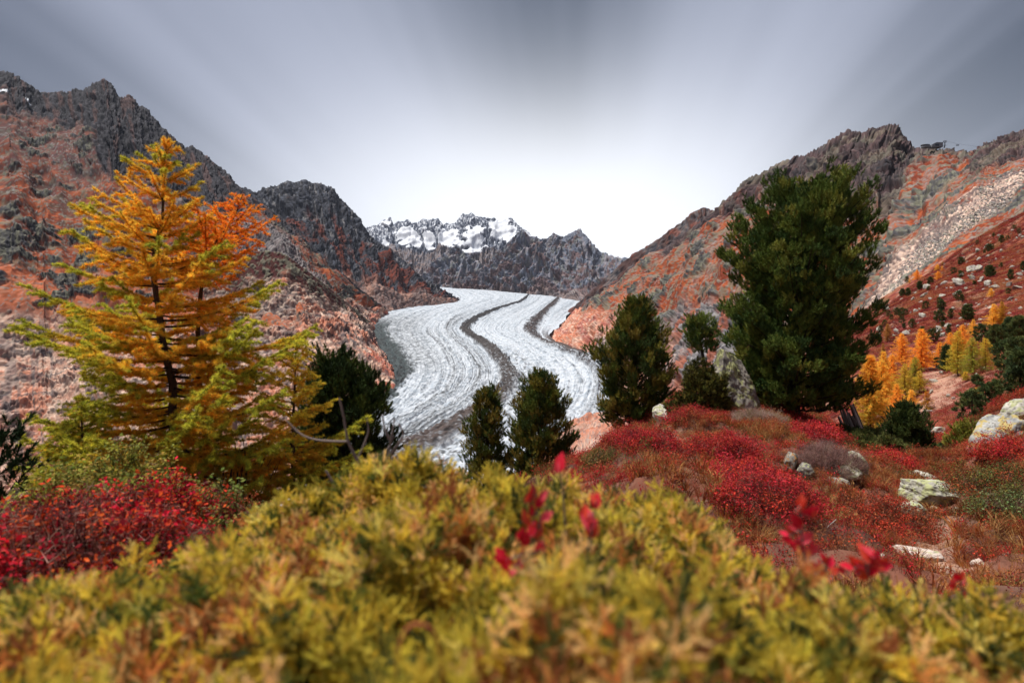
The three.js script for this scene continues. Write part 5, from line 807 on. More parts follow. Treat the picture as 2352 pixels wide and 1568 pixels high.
{
  const r = rng(121), g = [1, 2].map((k) => { const q = rock(780 + k, 1, 0.6, 0.9, { detail: 1, planes: 9, rough: 0.02 }), n = q.attributes.position.count; q.setAttribute('color', new THREE.Float32BufferAttribute(new Float32Array(n * 3).fill(1), 3)); return q; }), A = g.map(() => new Sprigs()), B = new Sprigs();
  for (let i = 0; i < 60000; i++) { const d = 4.5 + Math.sqrt(r()) * 15, px = 1420 + 1000 * r(), x = (px - 1176) / FP * d, b = bareGround(x, -d); if (r() > b) continue; const s = 0.010 + 0.05 * Math.pow(r(), 4); A[i % 2].add(V(x, groundY(x, -d) + s * 0.1, -d), V((r() - 0.5) * 0.5, 1, (r() - 0.5) * 0.5), r() * 6.28, s, jit(r, pickOf(r, [rgb(150, 126, 112), rgb(184, 162, 146), rgb(120, 96, 84), rgb(104, 70, 56)]), 0.2)); if (r() < 0.25) B.add(V(x, groundY(x, -d), -d), V(r() - 0.5, 0.9, r() - 0.5), r() * 6.28, 0.35 + 0.5 * r(), jit(r, pickOf(r, [rgb(190, 140, 90), rgb(170, 110, 66), rgb(150, 96, 64)]))); }
  massOf('gravel', 'fine gravel on the bare paths of the knoll', 'gravel', A, g, MAT.rock);
  tag(B.build('dry_grass', GEO.twig[0], MAT.leaf), 'tufts of dry straw grass along the bare paths', 'grass');
}
{ // dry autumn grass
  const r = rng(131), g = [22, 23].map((k) => { const q = rng(k), t = [], c = []; for (let i = 0; i < 16; i++) { const a = q() * 6.28, w = 0.0035, h = 0.10 + 0.10 * q(), x = Math.cos(a) * 0.02, z = Math.sin(a) * 0.02, e = 0.05 + 0.07 * q(), mx = x + Math.cos(a) * e * 0.4, mz = z + Math.sin(a) * e * 0.4, s = 0.7 + 0.6 * q(); t.push(x - w, 0, z, x + w, 0, z, mx, h * 0.65, mz, x + w, 0, z, mx + w, h * 0.65, mz, mx, h * 0.65, mz, mx - w * 0.5, h * 0.65, mz, mx + w, h * 0.65, mz, x + Math.cos(a) * e, h * 0.9, z + Math.sin(a) * e); for (let k2 = 0; k2 < 9; k2++) c.push(s, s, s); } return soup(t, c); }), A = g.map(() => new Sprigs());
  for (let i = 0; i < 13000; i++) { const d = 3.6 + 13 * Math.sqrt(r()), px = 1450 + 960 * r(), x = (px - 1176) / FP * d; if (open(x, -d) || fbm(x * 0.7 + 60, 3, d * 0.7, 3) + 0.16 * sstep(1750, 2000, px) < 0.13 || r() < bareGround(x, -d) * 0.75) continue; A[i % 2].add(V(x, groundY(x, -d) - 0.01, -d), V((r() - 0.5) * 0.6, 1, (r() - 0.5) * 0.6), r() * 6.28, 0.8 + 0.9 * r(), jit(r, pickOf(r, [rgb(178, 116, 60), rgb(160, 88, 46), rgb(190, 144, 88), rgb(136, 70, 42)]), 0.3)); }
  massOf('dry_grass', 'orange and straw coloured dry grass between the red heath clumps', 'grass', A, g, MAT.leaf);
}
// rounded red clumps that stand out on the knoll
for (const [i, [px, py, d, w, h, cols, label]] of [
  [1590, 1005, 14, 0.62, 0.34, [wineC, crim, rustC], 'dark red bilberry mound in front of the juniper, middle of the knoll'], [1700, 1130, 8.6, 0.85, 0.42, [crim, scar, pinkC], 'large crimson bilberry mound low on the knoll'], [1660, 1080, 10.5, 0.7, 0.36, [crim, scar, wineC], 'crimson bilberry mound above the large one on the knoll'], [1445, 1045, 13.5, 0.6, 0.34, [crim, wineC, rustC], 'red bilberry mound at the left rim of the knoll'], [1500, 1095, 10, 0.55, 0.3, [crim, wineC, scar], 'red bilberry mound beside the bare patch on the knoll'], [1860, 1010, 14, 0.75, 0.36, [crim, scar, pinkC], 'bright red bilberry mound under the right side of the largest pine'], [2030, 1068, 14.5, 0.75, 0.32, [scar, rustC, crim], 'scarlet bilberry mound left of the flat white slab'], [2330, 1040, 12, 0.8, 0.45, [scar, crim, rustC], 'scarlet bilberry mound above the tilted slab at the right edge'], [2010, 1190, 8.6, 0.8, 0.45, [rustC, brnC, scar], 'rust brown bilberry mound left of the rounded lichen boulder'], [1760, 1215, 6.6, 0.6, 0.4, [crim, scar, wineC], 'crimson bilberry mound just behind the near juniper'], [1400, 1078, 10.5, 0.5, 0.28, [olv, olv2, tan], 'olive green bearberry mat at the left rim of the knoll'], [2300, 1130, 9, 0.8, 0.4, [olv, rustC, olv2], 'olive alpenrose clump on the right bank'], [2345, 1215, 7.2, 0.5, 0.4, [olv2, olv, rgb(130, 140, 90)], 'green willow clump at the right edge above the path'], [1590, 940, 16.4, 0.45, 0.36, [wineC, brnC], 'small wine-red clump at the foot of the juniper'],
].entries()) shrub('bilberry_shrub', label, 'shrub', stand(px, d), w, h, w * 0.8, Math.round(620 * w), GEO.heath, MAT.leaf, cols, 300 + i, { s: 0.95 + 0.03 * d, deep: 0.6, twigs: 90 });
// junipers
const junC = [rgb(96, 92, 40), rgb(74, 76, 36), rgb(112, 104, 48), rgb(62, 62, 32)];
shrub('juniper_shrub', 'dark olive juniper leaning against the left side of the pointed boulder', 'shrub', stand(1606, 16.2), 0.72, 1.42, 0.55, 4200, GEO.juniperFar, MAT.needle, junC, 321, { s: 1.0, tilt: [0.12, 0] });
shrub('juniper_shrub', 'wide green juniper dome left of the small dark pine', 'shrub', stand(2000, 15.8), 0.86, 0.55, 0.7, 3800, GEO.juniperFar, MAT.needle, [rgb(104, 108, 58), rgb(84, 90, 50), rgb(124, 122, 70)], 322, { s: 0.95 });
shrub('juniper_shrub', 'dark juniper hanging below the weathered stump', 'shrub', stand(1945, 17), 0.62, 0.5, 0.5, 2200, GEO.juniperFar, MAT.needle, [rgb(74, 78, 40), rgb(88, 88, 46)], 323, { s: 1 });
shrub('juniper_shrub', 'low green juniper mat right of the small dark pine', 'shrub', stand(2128, 19), 0.75, 0.34, 0.6, 2200, GEO.juniperFar, MAT.needle, [rgb(104, 104, 52), rgb(84, 88, 46)], 324, { s: 1 });
shrub('juniper_shrub', 'dark green low juniper in the dip behind the juniper mat', 'shrub', stand(2190, 24), 1.2, 0.6, 0.9, 2600, GEO.juniperFar, MAT.needle, [rgb(70, 84, 44), rgb(58, 72, 40)], 325, { s: 1.3 });
shrub('dry_shrub', 'dry grey leafless shrub spread over the grey boulders', 'shrub', stand(1886, 11.2), 0.72, 0.55, 0.5, 900, GEO.twig, MAT.leaf, [rgb(150, 116, 108), rgb(120, 90, 84), rgb(170, 138, 126)], 331, { s: 1.0, stem: MAT.deadWood, deep: 0.8 });
shrub('dry_shrub', 'pale grey heather patch in front of the largest pine', 'shrub', stand(1738, 14.6), 0.72, 0.34, 0.4, 900, GEO.twig, MAT.leaf, [rgb(184, 158, 146), rgb(160, 134, 120), rgb(150, 130, 90)], 332, { s: 0.9, stem: MAT.deadWood });
{ // stump
  const b = stand(1952, 18), T = thing('tree_stump', 'weathered split grey stump leaning at the right of the largest pine', 'stump', b), r = rng(341);
  const wood = [rgb(158, 146, 136), rgb(120, 106, 96), rgb(190, 178, 166), rgb(92, 78, 70)].map((c) => new THREE.MeshStandardMaterial({ color: new THREE.Color().setRGB(...c), roughness: 0.95 }));
  for (let i = 0; i < 12; i++) { const a = i / 12 * 6.28, x = Math.cos(a) * 0.26, z = Math.sin(a) * 0.22, h = 0.85 + 0.5 * r(); addMesh('splinter', tube([V(x + 0.3, -0.2, z), V(x * 0.95 + 0.1, h * 0.5, z * 0.9), V(x * 0.85 - 0.14, h, z * 0.85)], 0.085, 0.02, 5, 0.5, i), wood[i % 4], T); }
}
{ // sun-bleached dead twigs low on the right
  const T = thing('dead_branch', 'bleached forked dead branch in the heath behind the red leaves', 'branch', stand(1905, 6.4)), o = T.position.clone(), q = (px, py) => P(px, py, 6.4).sub(o);
  for (const line of [[[1862, 1262], [1884, 1236], [1902, 1210], [1922, 1192]], [[1884, 1236], [1876, 1212], [1880, 1196]], [[1902, 1216], [1918, 1214], [1928, 1206]], [[1905, 1275], [1925, 1240], [1932, 1214]], [[1850, 1232], [1854, 1248], [1870, 1258]]]) addMesh('twig', tube(smooth(line.map((a) => q(...a)), 7), 0.011, 0.004, 6, 0.3), MAT.paleWood, T);
}
// ---------------------------------------------------------------- left: red shrub under the larch
{
  const reds = [rgb(214, 34, 58), rgb(196, 28, 40), rgb(214, 70, 40), rgb(150, 24, 36), rgb(226, 96, 44), rgb(120, 30, 34), rgb(96, 36, 32)];
  let i = 0;
  for (const [px, d, w, h, n, label] of [[20, 2.9, 0.52, 0.38, 1000, 'tall red bilberry bush at the left edge of the picture'], [200, 3.2, 0.5, 0.36, 950, 'red bilberry bush between the left edge and the larch foot'], [345, 3.3, 0.46, 0.40, 1100, 'bright pink-red bilberry bush right in front of the larch foot'], [120, 2.5, 0.5, 0.34, 800, 'dark red bilberry bush low at the left, nearest to the camera'], [300, 2.7, 0.45, 0.3, 800, 'red bilberry bush low beside the near juniper'], [-60, 2.3, 0.5, 0.34, 900, 'dark red bush cut by the lower left edge']]) shrub('bilberry_shrub', label, 'shrub', stand(px, d), w, h, w * 0.8, n, GEO.bilberry, MAT.leaf, i === 3 || i === 0 ? [...reds.slice(2), rgb(80, 34, 32), rgb(90, 44, 38)] : reds, 350 + i++, { s: 1.05, stem: MAT.deadWood, deep: 0.8, twigs: 420 });
  shrub('alpenrose_shrub', 'green alpenrose with pale leaf tips behind the red bushes', 'shrub', stand(250, 3.9), 0.5, 0.5, 0.4, 900, GEO.bilberry, MAT.leaf, [rgb(150, 150, 60), rgb(124, 132, 58), rgb(176, 150, 70)], 361, { s: 1.1, stem: MAT.deadWood, deep: 0.6 });
  shrub('alpenrose_shrub', 'green alpenrose between the red bushes and the near juniper', 'shrub', stand(455, 3.4), 0.34, 0.42, 0.3, 700, GEO.bilberry, MAT.leaf, [rgb(130, 136, 62), rgb(104, 116, 52), rgb(170, 150, 74)], 362, { s: 1.1, stem: MAT.deadWood, deep: 0.6 });
  const r = rng(366), A = GEO.heath.map(() => new Sprigs());
  for (let k = 0; k < 14000; k++) { const d = 2.2 + Math.sqrt(r()) * 9, px = -200 + 1500 * r(), x = (px - 1176) / FP * d; A[k % 3].add(V(x, groundY(x, -d), -d), V((r() - 0.5) * 0.7, 1, (r() - 0.5) * 0.7), r() * 6.28, 0.8 + 0.6 * r(), jit(r, pickOf(r, [wineC, rustC, brnC, olv2, olv]))); }
  massOf('heath', 'wine-red and olive heath on the slope under the larches', 'heath', A, GEO.heath, MAT.leaf);
}
// ---------------------------------------------------------------- near juniper across the foreground
const junTop = plate([P(-150, 1450, 1.2), P(0, 1402, 1.25), P(250, 1325, 1.4), P(430, 1270, 1.5), P(520, 1225, 1.58), P(610, 1118, 1.75), P(800, 1092, 1.8), P(1010, 1050, 1.85), P(1150, 1066, 1.78), P(1300, 1092, 1.72), P(1500, 1118, 1.62), P(1690, 1205, 1.5), P(1790, 1295, 1.42), P(1900, 1305, 1.4), P(2150, 1345, 1.35), P(2352, 1375, 1.3), P(2520, 1400, 1.25), P(1176, 1600, 0.6), P(400, 1600, 0.68), P(1950, 1600, 0.68), P(-50, 1580, 0.8), P(2400, 1580, 0.8), P(1176, 1330, 1.0), P(700, 1340, 1.05), P(1650, 1380, 1.0)]);
const junBack = (px) => { const t = [[-300, 1.2], [0, 1.27], [430, 1.52], [610, 1.78], [1010, 1.88], [1300, 1.76], [1690, 1.54], [1790, 1.45], [2352, 1.33], [2700, 1.25]]; let i = 0; while (i < t.length - 2 && px > t[i + 1][0]) i++; return lerp(t[i][1], t[i + 1][1], clamp((px - t[i][0]) / (t[i + 1][0] - t[i][0]))); };
{
  const T = thing('juniper_shrub', 'broad yellow-green juniper filling the foreground, out of focus', 'shrub', V(0, -1.0, -1.1)), r = rng(401), A = GEO.juniper.map(() => new Sprigs()), o = T.position;
  const cols = [rgb(230, 208, 84), rgb(206, 184, 72), rgb(234, 216, 124), rgb(164, 154, 60), rgb(92, 104, 46), rgb(214, 150, 84), rgb(160, 98, 58), rgb(236, 200, 136), rgb(64, 76, 38)];
  for (let i = 0; i < 34; i++) { const px = 100 + 2200 * r(), d = 0.8 + (junBack(px) - 0.85) * r(), x = (px - 1176) / FP * d, y = junTop(x, -d), g = groundY(x, -d); addMesh('stem', tube(smooth([V(x * 0.7 - o.x, g - o.y, -d - o.z), V(x * 0.85 - o.x, lerp(g, y, 0.5) - o.y, -d + 0.06 - o.z), V(x - o.x, y - 0.03 - o.y, -d - o.z)], 6), 0.011, 0.004, 6, 0.2, i), MAT.bark, T); }
  // many upright shoots, each a spray of sprigs; dark gaps between them
  const topAt = (x, d, b) => junTop(x, -d) - 0.02 + 0.17 * fbm(x * 3.4, 3, d * 3.4, 2) - 0.07 * sstep(b - 0.2, b, d) ** 2 - 0.03;
  for (let q = 0; q < 2300; q++) {
    const px = -220 + 2800 * r(), b = junBack(px), d = Math.sqrt(lerp(0.46 * 0.46, b * b, r())), x = (px - 1176) / FP * d, lift = 0.11 * r() * r() * r(), y0 = topAt(x, d, b) + lift - 0.05 * r(), wide = 0.018 + 0.028 * r(), tall = 0.11 + 0.12 * r();
    const kk = fbm(x * 3 + 9, 8, d * 3, 2) + 0.55 * (r() - 0.5), fam = kk > 0.16 ? [cols[5], cols[6], cols[7], cols[0], cols[4]] : kk > -0.16 ? [cols[0], cols[2], cols[1], cols[7], cols[4]] : [cols[1], cols[3], cols[1], cols[0], cols[8]], ax = V((r() - 0.5) * 0.9, 1, (r() - 0.5) * 0.9 + 0.15).normalize(), m = 14 + Math.floor(8 * r());
    for (let i = 0; i < m; i++) { const t = Math.pow((i + r()) / m, 0.7), a = i * 2.4 + r(), w = wide * (1.15 - 0.75 * t), p = V(x + Math.cos(a) * w, y0 - tall * (1 - t), -d + Math.sin(a) * w).addScaledVector(ax, 0.02 * t); A[i % 3].add(p.sub(o), ax.clone().multiplyScalar(0.55 + 0.8 * t).add(V(Math.cos(a), 0.35, Math.sin(a)).multiplyScalar(1 - 0.55 * t)).addScaledVector(sph(r), 0.3), r() * 6.28, 0.62 + 0.5 * r(), jit(r, pickOf(r, fam), 0.2, 0.1)); }
  }
  const crown = new THREE.Group(); crown.name = 'foliage'; crown.userData.kind = 'stuff'; T.add(crown); A.forEach((q, i) => q.build('sprigs', GEO.juniper[i], MAT.leaf, crown));
}
// leaves close to the lens
function leafShape(l, w) { const g = new THREE.BufferGeometry(), p = [], idx = []; const n = 7; for (let i = 0; i <= n; i++) { const t = i / n, hw = w / 2 * Math.sin(Math.PI * Math.pow(t, 0.8)), y = l * t, z = -0.12 * l * t * t; p.push(-hw, y, z + hw * 0.35, 0, y, z, hw, y, z + hw * 0.35); } for (let i = 0; i < n; i++) { const a = i * 3; idx.push(a, a + 1, a + 3, a + 1, a + 4, a + 3, a + 1, a + 2, a + 4, a + 2, a + 5, a + 4); } g.setAttribute('position', new THREE.Float32BufferAttribute(p, 3)); g.setIndex(idx); g.computeVertexNormals(); return g; }
{
  const geo = leafShape(0.036, 0.021), mats = [rgb(238, 44, 76), rgb(216, 32, 56), rgb(240, 84, 100), rgb(232, 84, 64)].map((c) => new THREE.MeshPhysicalMaterial({ specularIntensity: 0.3, color: new THREE.Color().setRGB(...c), roughness: 0.6, transmission: 0.35, thickness: 0, side: THREE.DoubleSide }));
  const r = rng(411);
  const sprig = (label, stem, spots, d, size = 1) => {
    const pts = stem.map(([x, y, e]) => P(x, y, e ?? d)), T = thing('bilberry_sprig', label, 'sprig', pts[0].clone()), o = pts[0];
    const line = smooth(pts.map((p) => p.clone().sub(o)), 12); addMesh('stem', tube(line, 0.0028 * size, 0.0012, 5), MAT.deadWood, T);
    for (const [x, y, s = 1, a = 0] of [...spots, ...spots.map(([x, y, s = 1, a = 0]) => [x + (r() - 0.5) * 34, y + (r() - 0.5) * 34, s * (0.6 + 0.3 * r()), a + (r() - 0.5) * 1.6])]) {
      const tip = P(x, y, d).sub(o); let near = line[0]; for (const p of line) if (p.distanceTo(tip) < near.distanceTo(tip)) near = p;
      const dir = V(Math.sin(a), Math.cos(a), (r() - 0.5) * 0.8).normalize(), root = tip.clone().addScaledVector(dir, -0.018 * s * size);
      const m = addMesh('leaf', geo, pickOf(r, mats), T); m.position.copy(root); m.quaternion.setFromUnitVectors(V(0, 1, 0), dir).multiply(new THREE.Quaternion().setFromAxisAngle(V(0, 1, 0), (r() - 0.5) * 1.6)); m.scale.setScalar(s * size * 1.05);
      addMesh('stalk', tube([near, near.clone().lerp(root, 0.5).add(V(0, 0.003, 0)), root], 0.0013 * size, 0.0009, 4), MAT.deadWood, T);
    }
  };
  sprig('red bilberry sprig with many blurred leaves in the middle of the near juniper', [[1290, 1480], [1262, 1330], [1240, 1200], [1225, 1110]], [[1222, 1130, 1, 0.2], [1240, 1150, 0.9, 0.8], [1210, 1190, 1, -0.5], [1235, 1215, 1.1, 0.4], [1205, 1235, 1, -0.3], [1255, 1185, 0.8, 1], [1160, 1290, 1, -0.4], [1190, 1300, 0.9, 0.2], [1240, 1260, 0.9, -0.2], [1150, 1270, 0.8, -0.8]], 1.0);
  sprig('red bilberry sprig with three blurred leaves right of the middle one', [[1330, 1470], [1345, 1330], [1360, 1210], [1372, 1150]], [[1370, 1150, 0.9, 0.1], [1350, 1190, 1.3, -0.2], [1362, 1215, 1.1, 0.3], [1285, 1330, 1.2, 2.6], [1300, 1345, 0.8, 2.2]], 1.0);
  sprig('single upright red leaf at the top edge of the near juniper', [[1300, 1230], [1293, 1130], [1288, 1080]], [[1288, 1062, 1.3, 0.05], [1325, 1062, 0.5, 0.3]], 1.25);
  sprig('red bilberry sprig with blurred leaves right of the juniper, tall one', [[1850, 1420], [1848, 1300], [1840, 1200], [1838, 1165]], [[1842, 1160, 1.2, 0.6], [1862, 1172, 1.2, 1.3], [1830, 1195, 1.0, -0.6], [1815, 1215, 0.9, -0.9], [1850, 1235, 1.0, 0.8], [1835, 1255, 1.0, -0.3], [1865, 1262, 0.9, 0.9], [1810, 1240, 0.8, -1.2]], 1.15);
  sprig('red bilberry sprig with blurred leaves above the right end of the juniper', [[2010, 1440], [2000, 1350], [1990, 1290]], [[1985, 1270, 1.2, -0.2], [2005, 1282, 1.2, 0.8], [1968, 1290, 1.1, -1], [2000, 1305, 1.1, 0.4], [1980, 1318, 1.0, -0.5], [2030, 1300, 0.9, 1.2], [1945, 1300, 0.8, -1.2]], 1.1);
  sprig('red bilberry sprig with dark blurred leaves left of the right-hand sprig', [[1910, 1420], [1902, 1350], [1896, 1290]], [[1890, 1280, 0.9, -0.3], [1908, 1290, 0.9, 0.6], [1875, 1300, 0.9, -0.9], [1915, 1310, 0.8, 1], [1892, 1320, 0.8, 0]], 1.25, 0.9);
  sprig('small red bilberry sprig over the juniper near the right edge', [[2215, 1430], [2212, 1370], [2205, 1330]], [[2200, 1325, 0.8, -0.5], [2215, 1335, 0.8, 0.6], [2230, 1352, 0.7, 1], [2190, 1348, 0.7, -1]], 1.35);
  // an arching brown stalk low in the middle
  const T = thing('dead_stalk', 'arching brown dead stalk low in the middle of the juniper', 'stalk', P(915, 1560, 0.62)), o = T.position.clone();
  addMesh('stem', tube(smooth([[912, 1600], [918, 1480], [945, 1436], [985, 1440], [1010, 1490], [1016, 1600]].map(([x, y]) => P(x, y, 0.62).sub(o)), 16), 0.0026, 0.002, 6), new THREE.MeshStandardMaterial({ color: new THREE.Color().setRGB(...rgb(140, 66, 36)), roughness: 0.9 }), T);
}
{ // bare forked branch rising from the juniper
  const d = 2.0, b = P(842, 1140, d), T = thing('dead_branch', 'bare forked grey branch rising behind the near juniper', 'branch', b), q = (a) => P(a[0], a[1], a[2] ?? d).sub(b);
  for (const [r0, r1, line] of [[0.007, 0.0036, [[842, 1150], [835, 1105], [816, 1049], [799, 1013], [790, 963], [779, 912]]], [0.0046, 0.003, [[799, 1014], [760, 1013], [726, 1010], [690, 997], [655, 962]]], [0.004, 0.002, [[820, 1058], [838, 1015], [846, 990], [842, 958]]], [0.0045, 0.0025, [[832, 1090], [866, 1050], [890, 1030], [905, 1000]]], [0.005, 0.0025, [[886, 1130], [893, 1040], [897, 1015], [906, 962]]], [0.005, 0.003, [[897, 1014], [884, 985], [878, 952]]], [0.005, 0.003, [[892, 1050], [912, 1022], [926, 998], [916, 974]]], [0.006, 0.004, [[770, 1120], [757, 1096], [748, 1080]]]]) addMesh('branch', tube(smooth(line.map(q), 10), r0, r1, 7, 0.25, r0 * 999), MAT.deadWood, T);
}

// ---------------------------------------------------------------- the blocky slope and the larch wood on the right
const z2 = (x, y) => [1898.7 + x * 0.23435, 428.7 + y * 0.23435], z3 = (x, y) => [1898.7 + x * 0.23435, 734.9 + y * 0.23435], ZS = 0.23435;
const farPineCols = [[rgb(76, 92, 54), rgb(62, 78, 48), rgb(92, 104, 58)], [rgb(86, 98, 54), rgb(70, 82, 48), rgb(102, 110, 62)]];
const slopeMarks = [['the orange larch pair', ...z2(890, 880)], ['the gold larch alone on the slope', ...z2(1618, 1050)], ['the rounded dark pine', ...z2(1605, 850)], ['the large golden larch', ...z2(1640, 1300)], ['the larger dark pine above the larches', ...z2(1385, 1260)], ['the broad dark pine', ...z2(1110, 1290)], ['the topmost orange larch', ...z3(930, 150)], ['the dull gold larch', ...z3(600, 150)], ['the round orange bush on the scree', ...z2(960, 650)], ['the dark pine cut by the right edge', ...z2(1930, 790)], ['the tiny larch on the scree edge', ...z2(1140, 760)], ['the upper right end of the slope', ...z2(1900, 480)], ['the two large white boulders', ...z2(1460, 800)], ['the right edge of the largest pine', ...z2(430, 1200)]];
const slopePines = [], slopeRocks = [];
function hillPine(label, at, hz, wz, seed, group) {
  const p = hit(...at), d = -p.z, H = hz * ZS / FP * d, W = wz * ZS / FP * d;
  return stonePine({ label, base: p, H, R: W / 2, seed, n: Math.round(clamp(H * 16, 22, 90)), clumps: 3.2, per: 7, t0: 0.02, limbs: false, tuft: clamp(H / 4.2, 0.5, 1.25), geos: GEO.pineFar, cols: farPineCols[seed % 2], group, el0: 0.1, el1: 1.0, profile: [[0, 0.75], [0.25, 1], [0.55, 0.9], [0.8, 0.55], [1, 0.12]] });
}
const small = 'small dark stone pine dotted on the red boulder slope', smallG = 'small pines on the boulder slope';
for (const [i, [x, y, h, w]] of [[1600, 645, 75, 70], [1320, 775, 75, 62], [1250, 865, 60, 58], [1315, 900, 70, 55], [1805, 915, 95, 50], [1715, 800, 50, 36], [1780, 530, 42, 40], [1720, 555, 72, 50], [1020, 965, 74, 58], [790, 940, 55, 40], [915, 1015, 84, 48], [1000, 1030, 48, 30], [620, 985, 55, 50], [575, 1005, 45, 44], [745, 1080, 76, 50], [800, 1075, 76, 48], [385, 1105, 52, 40], [460, 1130, 66, 38], [970, 1210, 76, 70], [1105, 1150, 62, 46], [1128, 1222, 105, 66], [1295, 1118, 86, 70], [1330, 1125, 60, 40], [1220, 1300, 92, 52], [690, 1272, 74, 60], [735, 1280, 80, 70], [780, 1275, 70, 56], [840, 1390, 84, 70], [740, 1345, 66, 70], [610, 1285, 64, 50], [642, 1315, 48, 40], [570, 1370, 58, 46], [475, 1230, 62, 44], [480, 1300, 62, 48], [525, 1545, 74, 40], [940, 1440, 62, 50], [1200, 1450, 86, 48], [535, 1440, 74, 52], [1782, 1060, 56, 50], [1452, 970, 36, 30], [760, 1395, 44, 30], [1140, 1385, 50, 40], [1890, 470, 50, 46], [1840, 420, 36, 44], [1640, 500, 40, 30], [1480, 570, 40, 36], [1550, 660, 30, 26], [1480, 655, 24, 22]].entries()) slopePines.push(hillPine(small, z2(x, y), h, w, 500 + i, smallG));
tellApart(slopePines, slopeMarks, () => 'small dark pine');
for (const [i, [x, y, h, w, label]] of [[1605, 893, 112, 84, 'dark rounded pine among the white boulders high on the slope'], [1385, 1320, 152, 110, 'larger dark pine above the right-hand larches on the slope'], [1110, 1335, 105, 110, 'broad dark pine above the orange larches on the slope'], [1050, 1530, 125, 120, 'dark pine right behind the orange larch tops'], [1930, 830, 90, 40, 'dark pine cut by the right edge high on the slope']].entries()) hillPine(label, z2(x, y), h, w, 560 + i);
for (const [i, [x, y, h, w, label]] of [[1520, 230, 160, 150, 'dark pine left of the golden larch at the right edge'], [1655, 320, 250, 130, 'tall narrow dark pine under the golden larch at the right edge'], [1790, 230, 230, 150, 'grey-green pine high in the dark group at the right edge'], [1900, 250, 260, 170, 'grey-green pine at the right edge above the dark group'], [1740, 500, 280, 200, 'dark pine in the middle of the group at the right edge'], [1880, 560, 360, 220, 'big dark pine in the group at the right edge'], [1900, 900, 480, 240, 'nearest big dark pine at the right edge'], [1790, 720, 220, 200, 'dark bushy pine below the group at the right edge'], [1080, 460, 76, 60, 'small dark pine between the two larch groups'], [1470, 655, 84, 90, 'small round pine on the red hump below the larches'], [1560, 910, 250, 240, 'wide bushy dark pine right of the stony gully'], [1660, 820, 190, 170, 'dark bushy pine behind the wide bushy one'], [1400, 860, 110, 110, 'small dark pine at the left of the wide bushy one'], [1430, 1190, 330, 270, 'broad conical dark pine above the tilted slab'], [985, 880, 0, 0, '']].entries()) if (h) hillPine(label, z3(x, y), h, w, 570 + i);
{ // spruce between the larches
  const p = hit(...z3(1180, 515)), d = -p.z; stonePine({ name: 'spruce_tree', label: 'slender pointed dark spruce between the orange and the yellow-green larches', base: p, H: 250 * ZS / FP * d, R: 62 * ZS / FP * d, seed: 590, n: 90, clumps: 2.6, per: 4, t0: 0.03, limbs: false, tuft: 1, geos: GEO.pineFar, cols: farPineCols[0], el0: -0.3, el1: 0.4, profile: [[0, 1], [0.3, 0.8], [0.7, 0.38], [1, 0.04]] });
}
{ // the small dark pine in the dip, and a pale young pine
  const b = stand(2082, 23.5), top = P(2080, 938, 23.5); stonePine({ label: 'dark conical pine standing in the dip right of the knoll', base: b, H: top.y - b.y, R: 0.95, seed: 593, n: 110, clumps: 6, per: 9, t0: 0.04, cols: [rgb(66, 80, 40), rgb(54, 68, 36), rgb(80, 90, 44)], profile: [[0, 0.85], [0.2, 1], [0.45, 0.85], [0.7, 0.55], [0.9, 0.26], [1, 0.1]] });
  const c = stand(2214, 21), t2 = P(2214, 985, 21); stonePine({ label: 'young yellow-green pine with a pale stem below the broad conical pine', base: c, H: Math.max(0.9, t2.y - c.y), R: 0.5, seed: 594, n: 24, clumps: 6, per: 6, t0: 0.4, cols: [rgb(136, 136, 56), rgb(116, 120, 50), rgb(150, 146, 66)], profile: [[0, 0.6], [0.5, 1], [0.8, 0.7], [1, 0.3]] });
}
const oG = [rgb(252, 196, 80), rgb(248, 176, 66)], gG = [rgb(252, 208, 88), rgb(244, 196, 80)], yG = [rgb(228, 196, 76), rgb(184, 176, 66)], grn = [rgb(190, 182, 72), rgb(150, 156, 62)], dull = [rgb(200, 150, 76), rgb(176, 130, 70)], mixG = [rgb(246, 184, 70), rgb(176, 170, 62)];
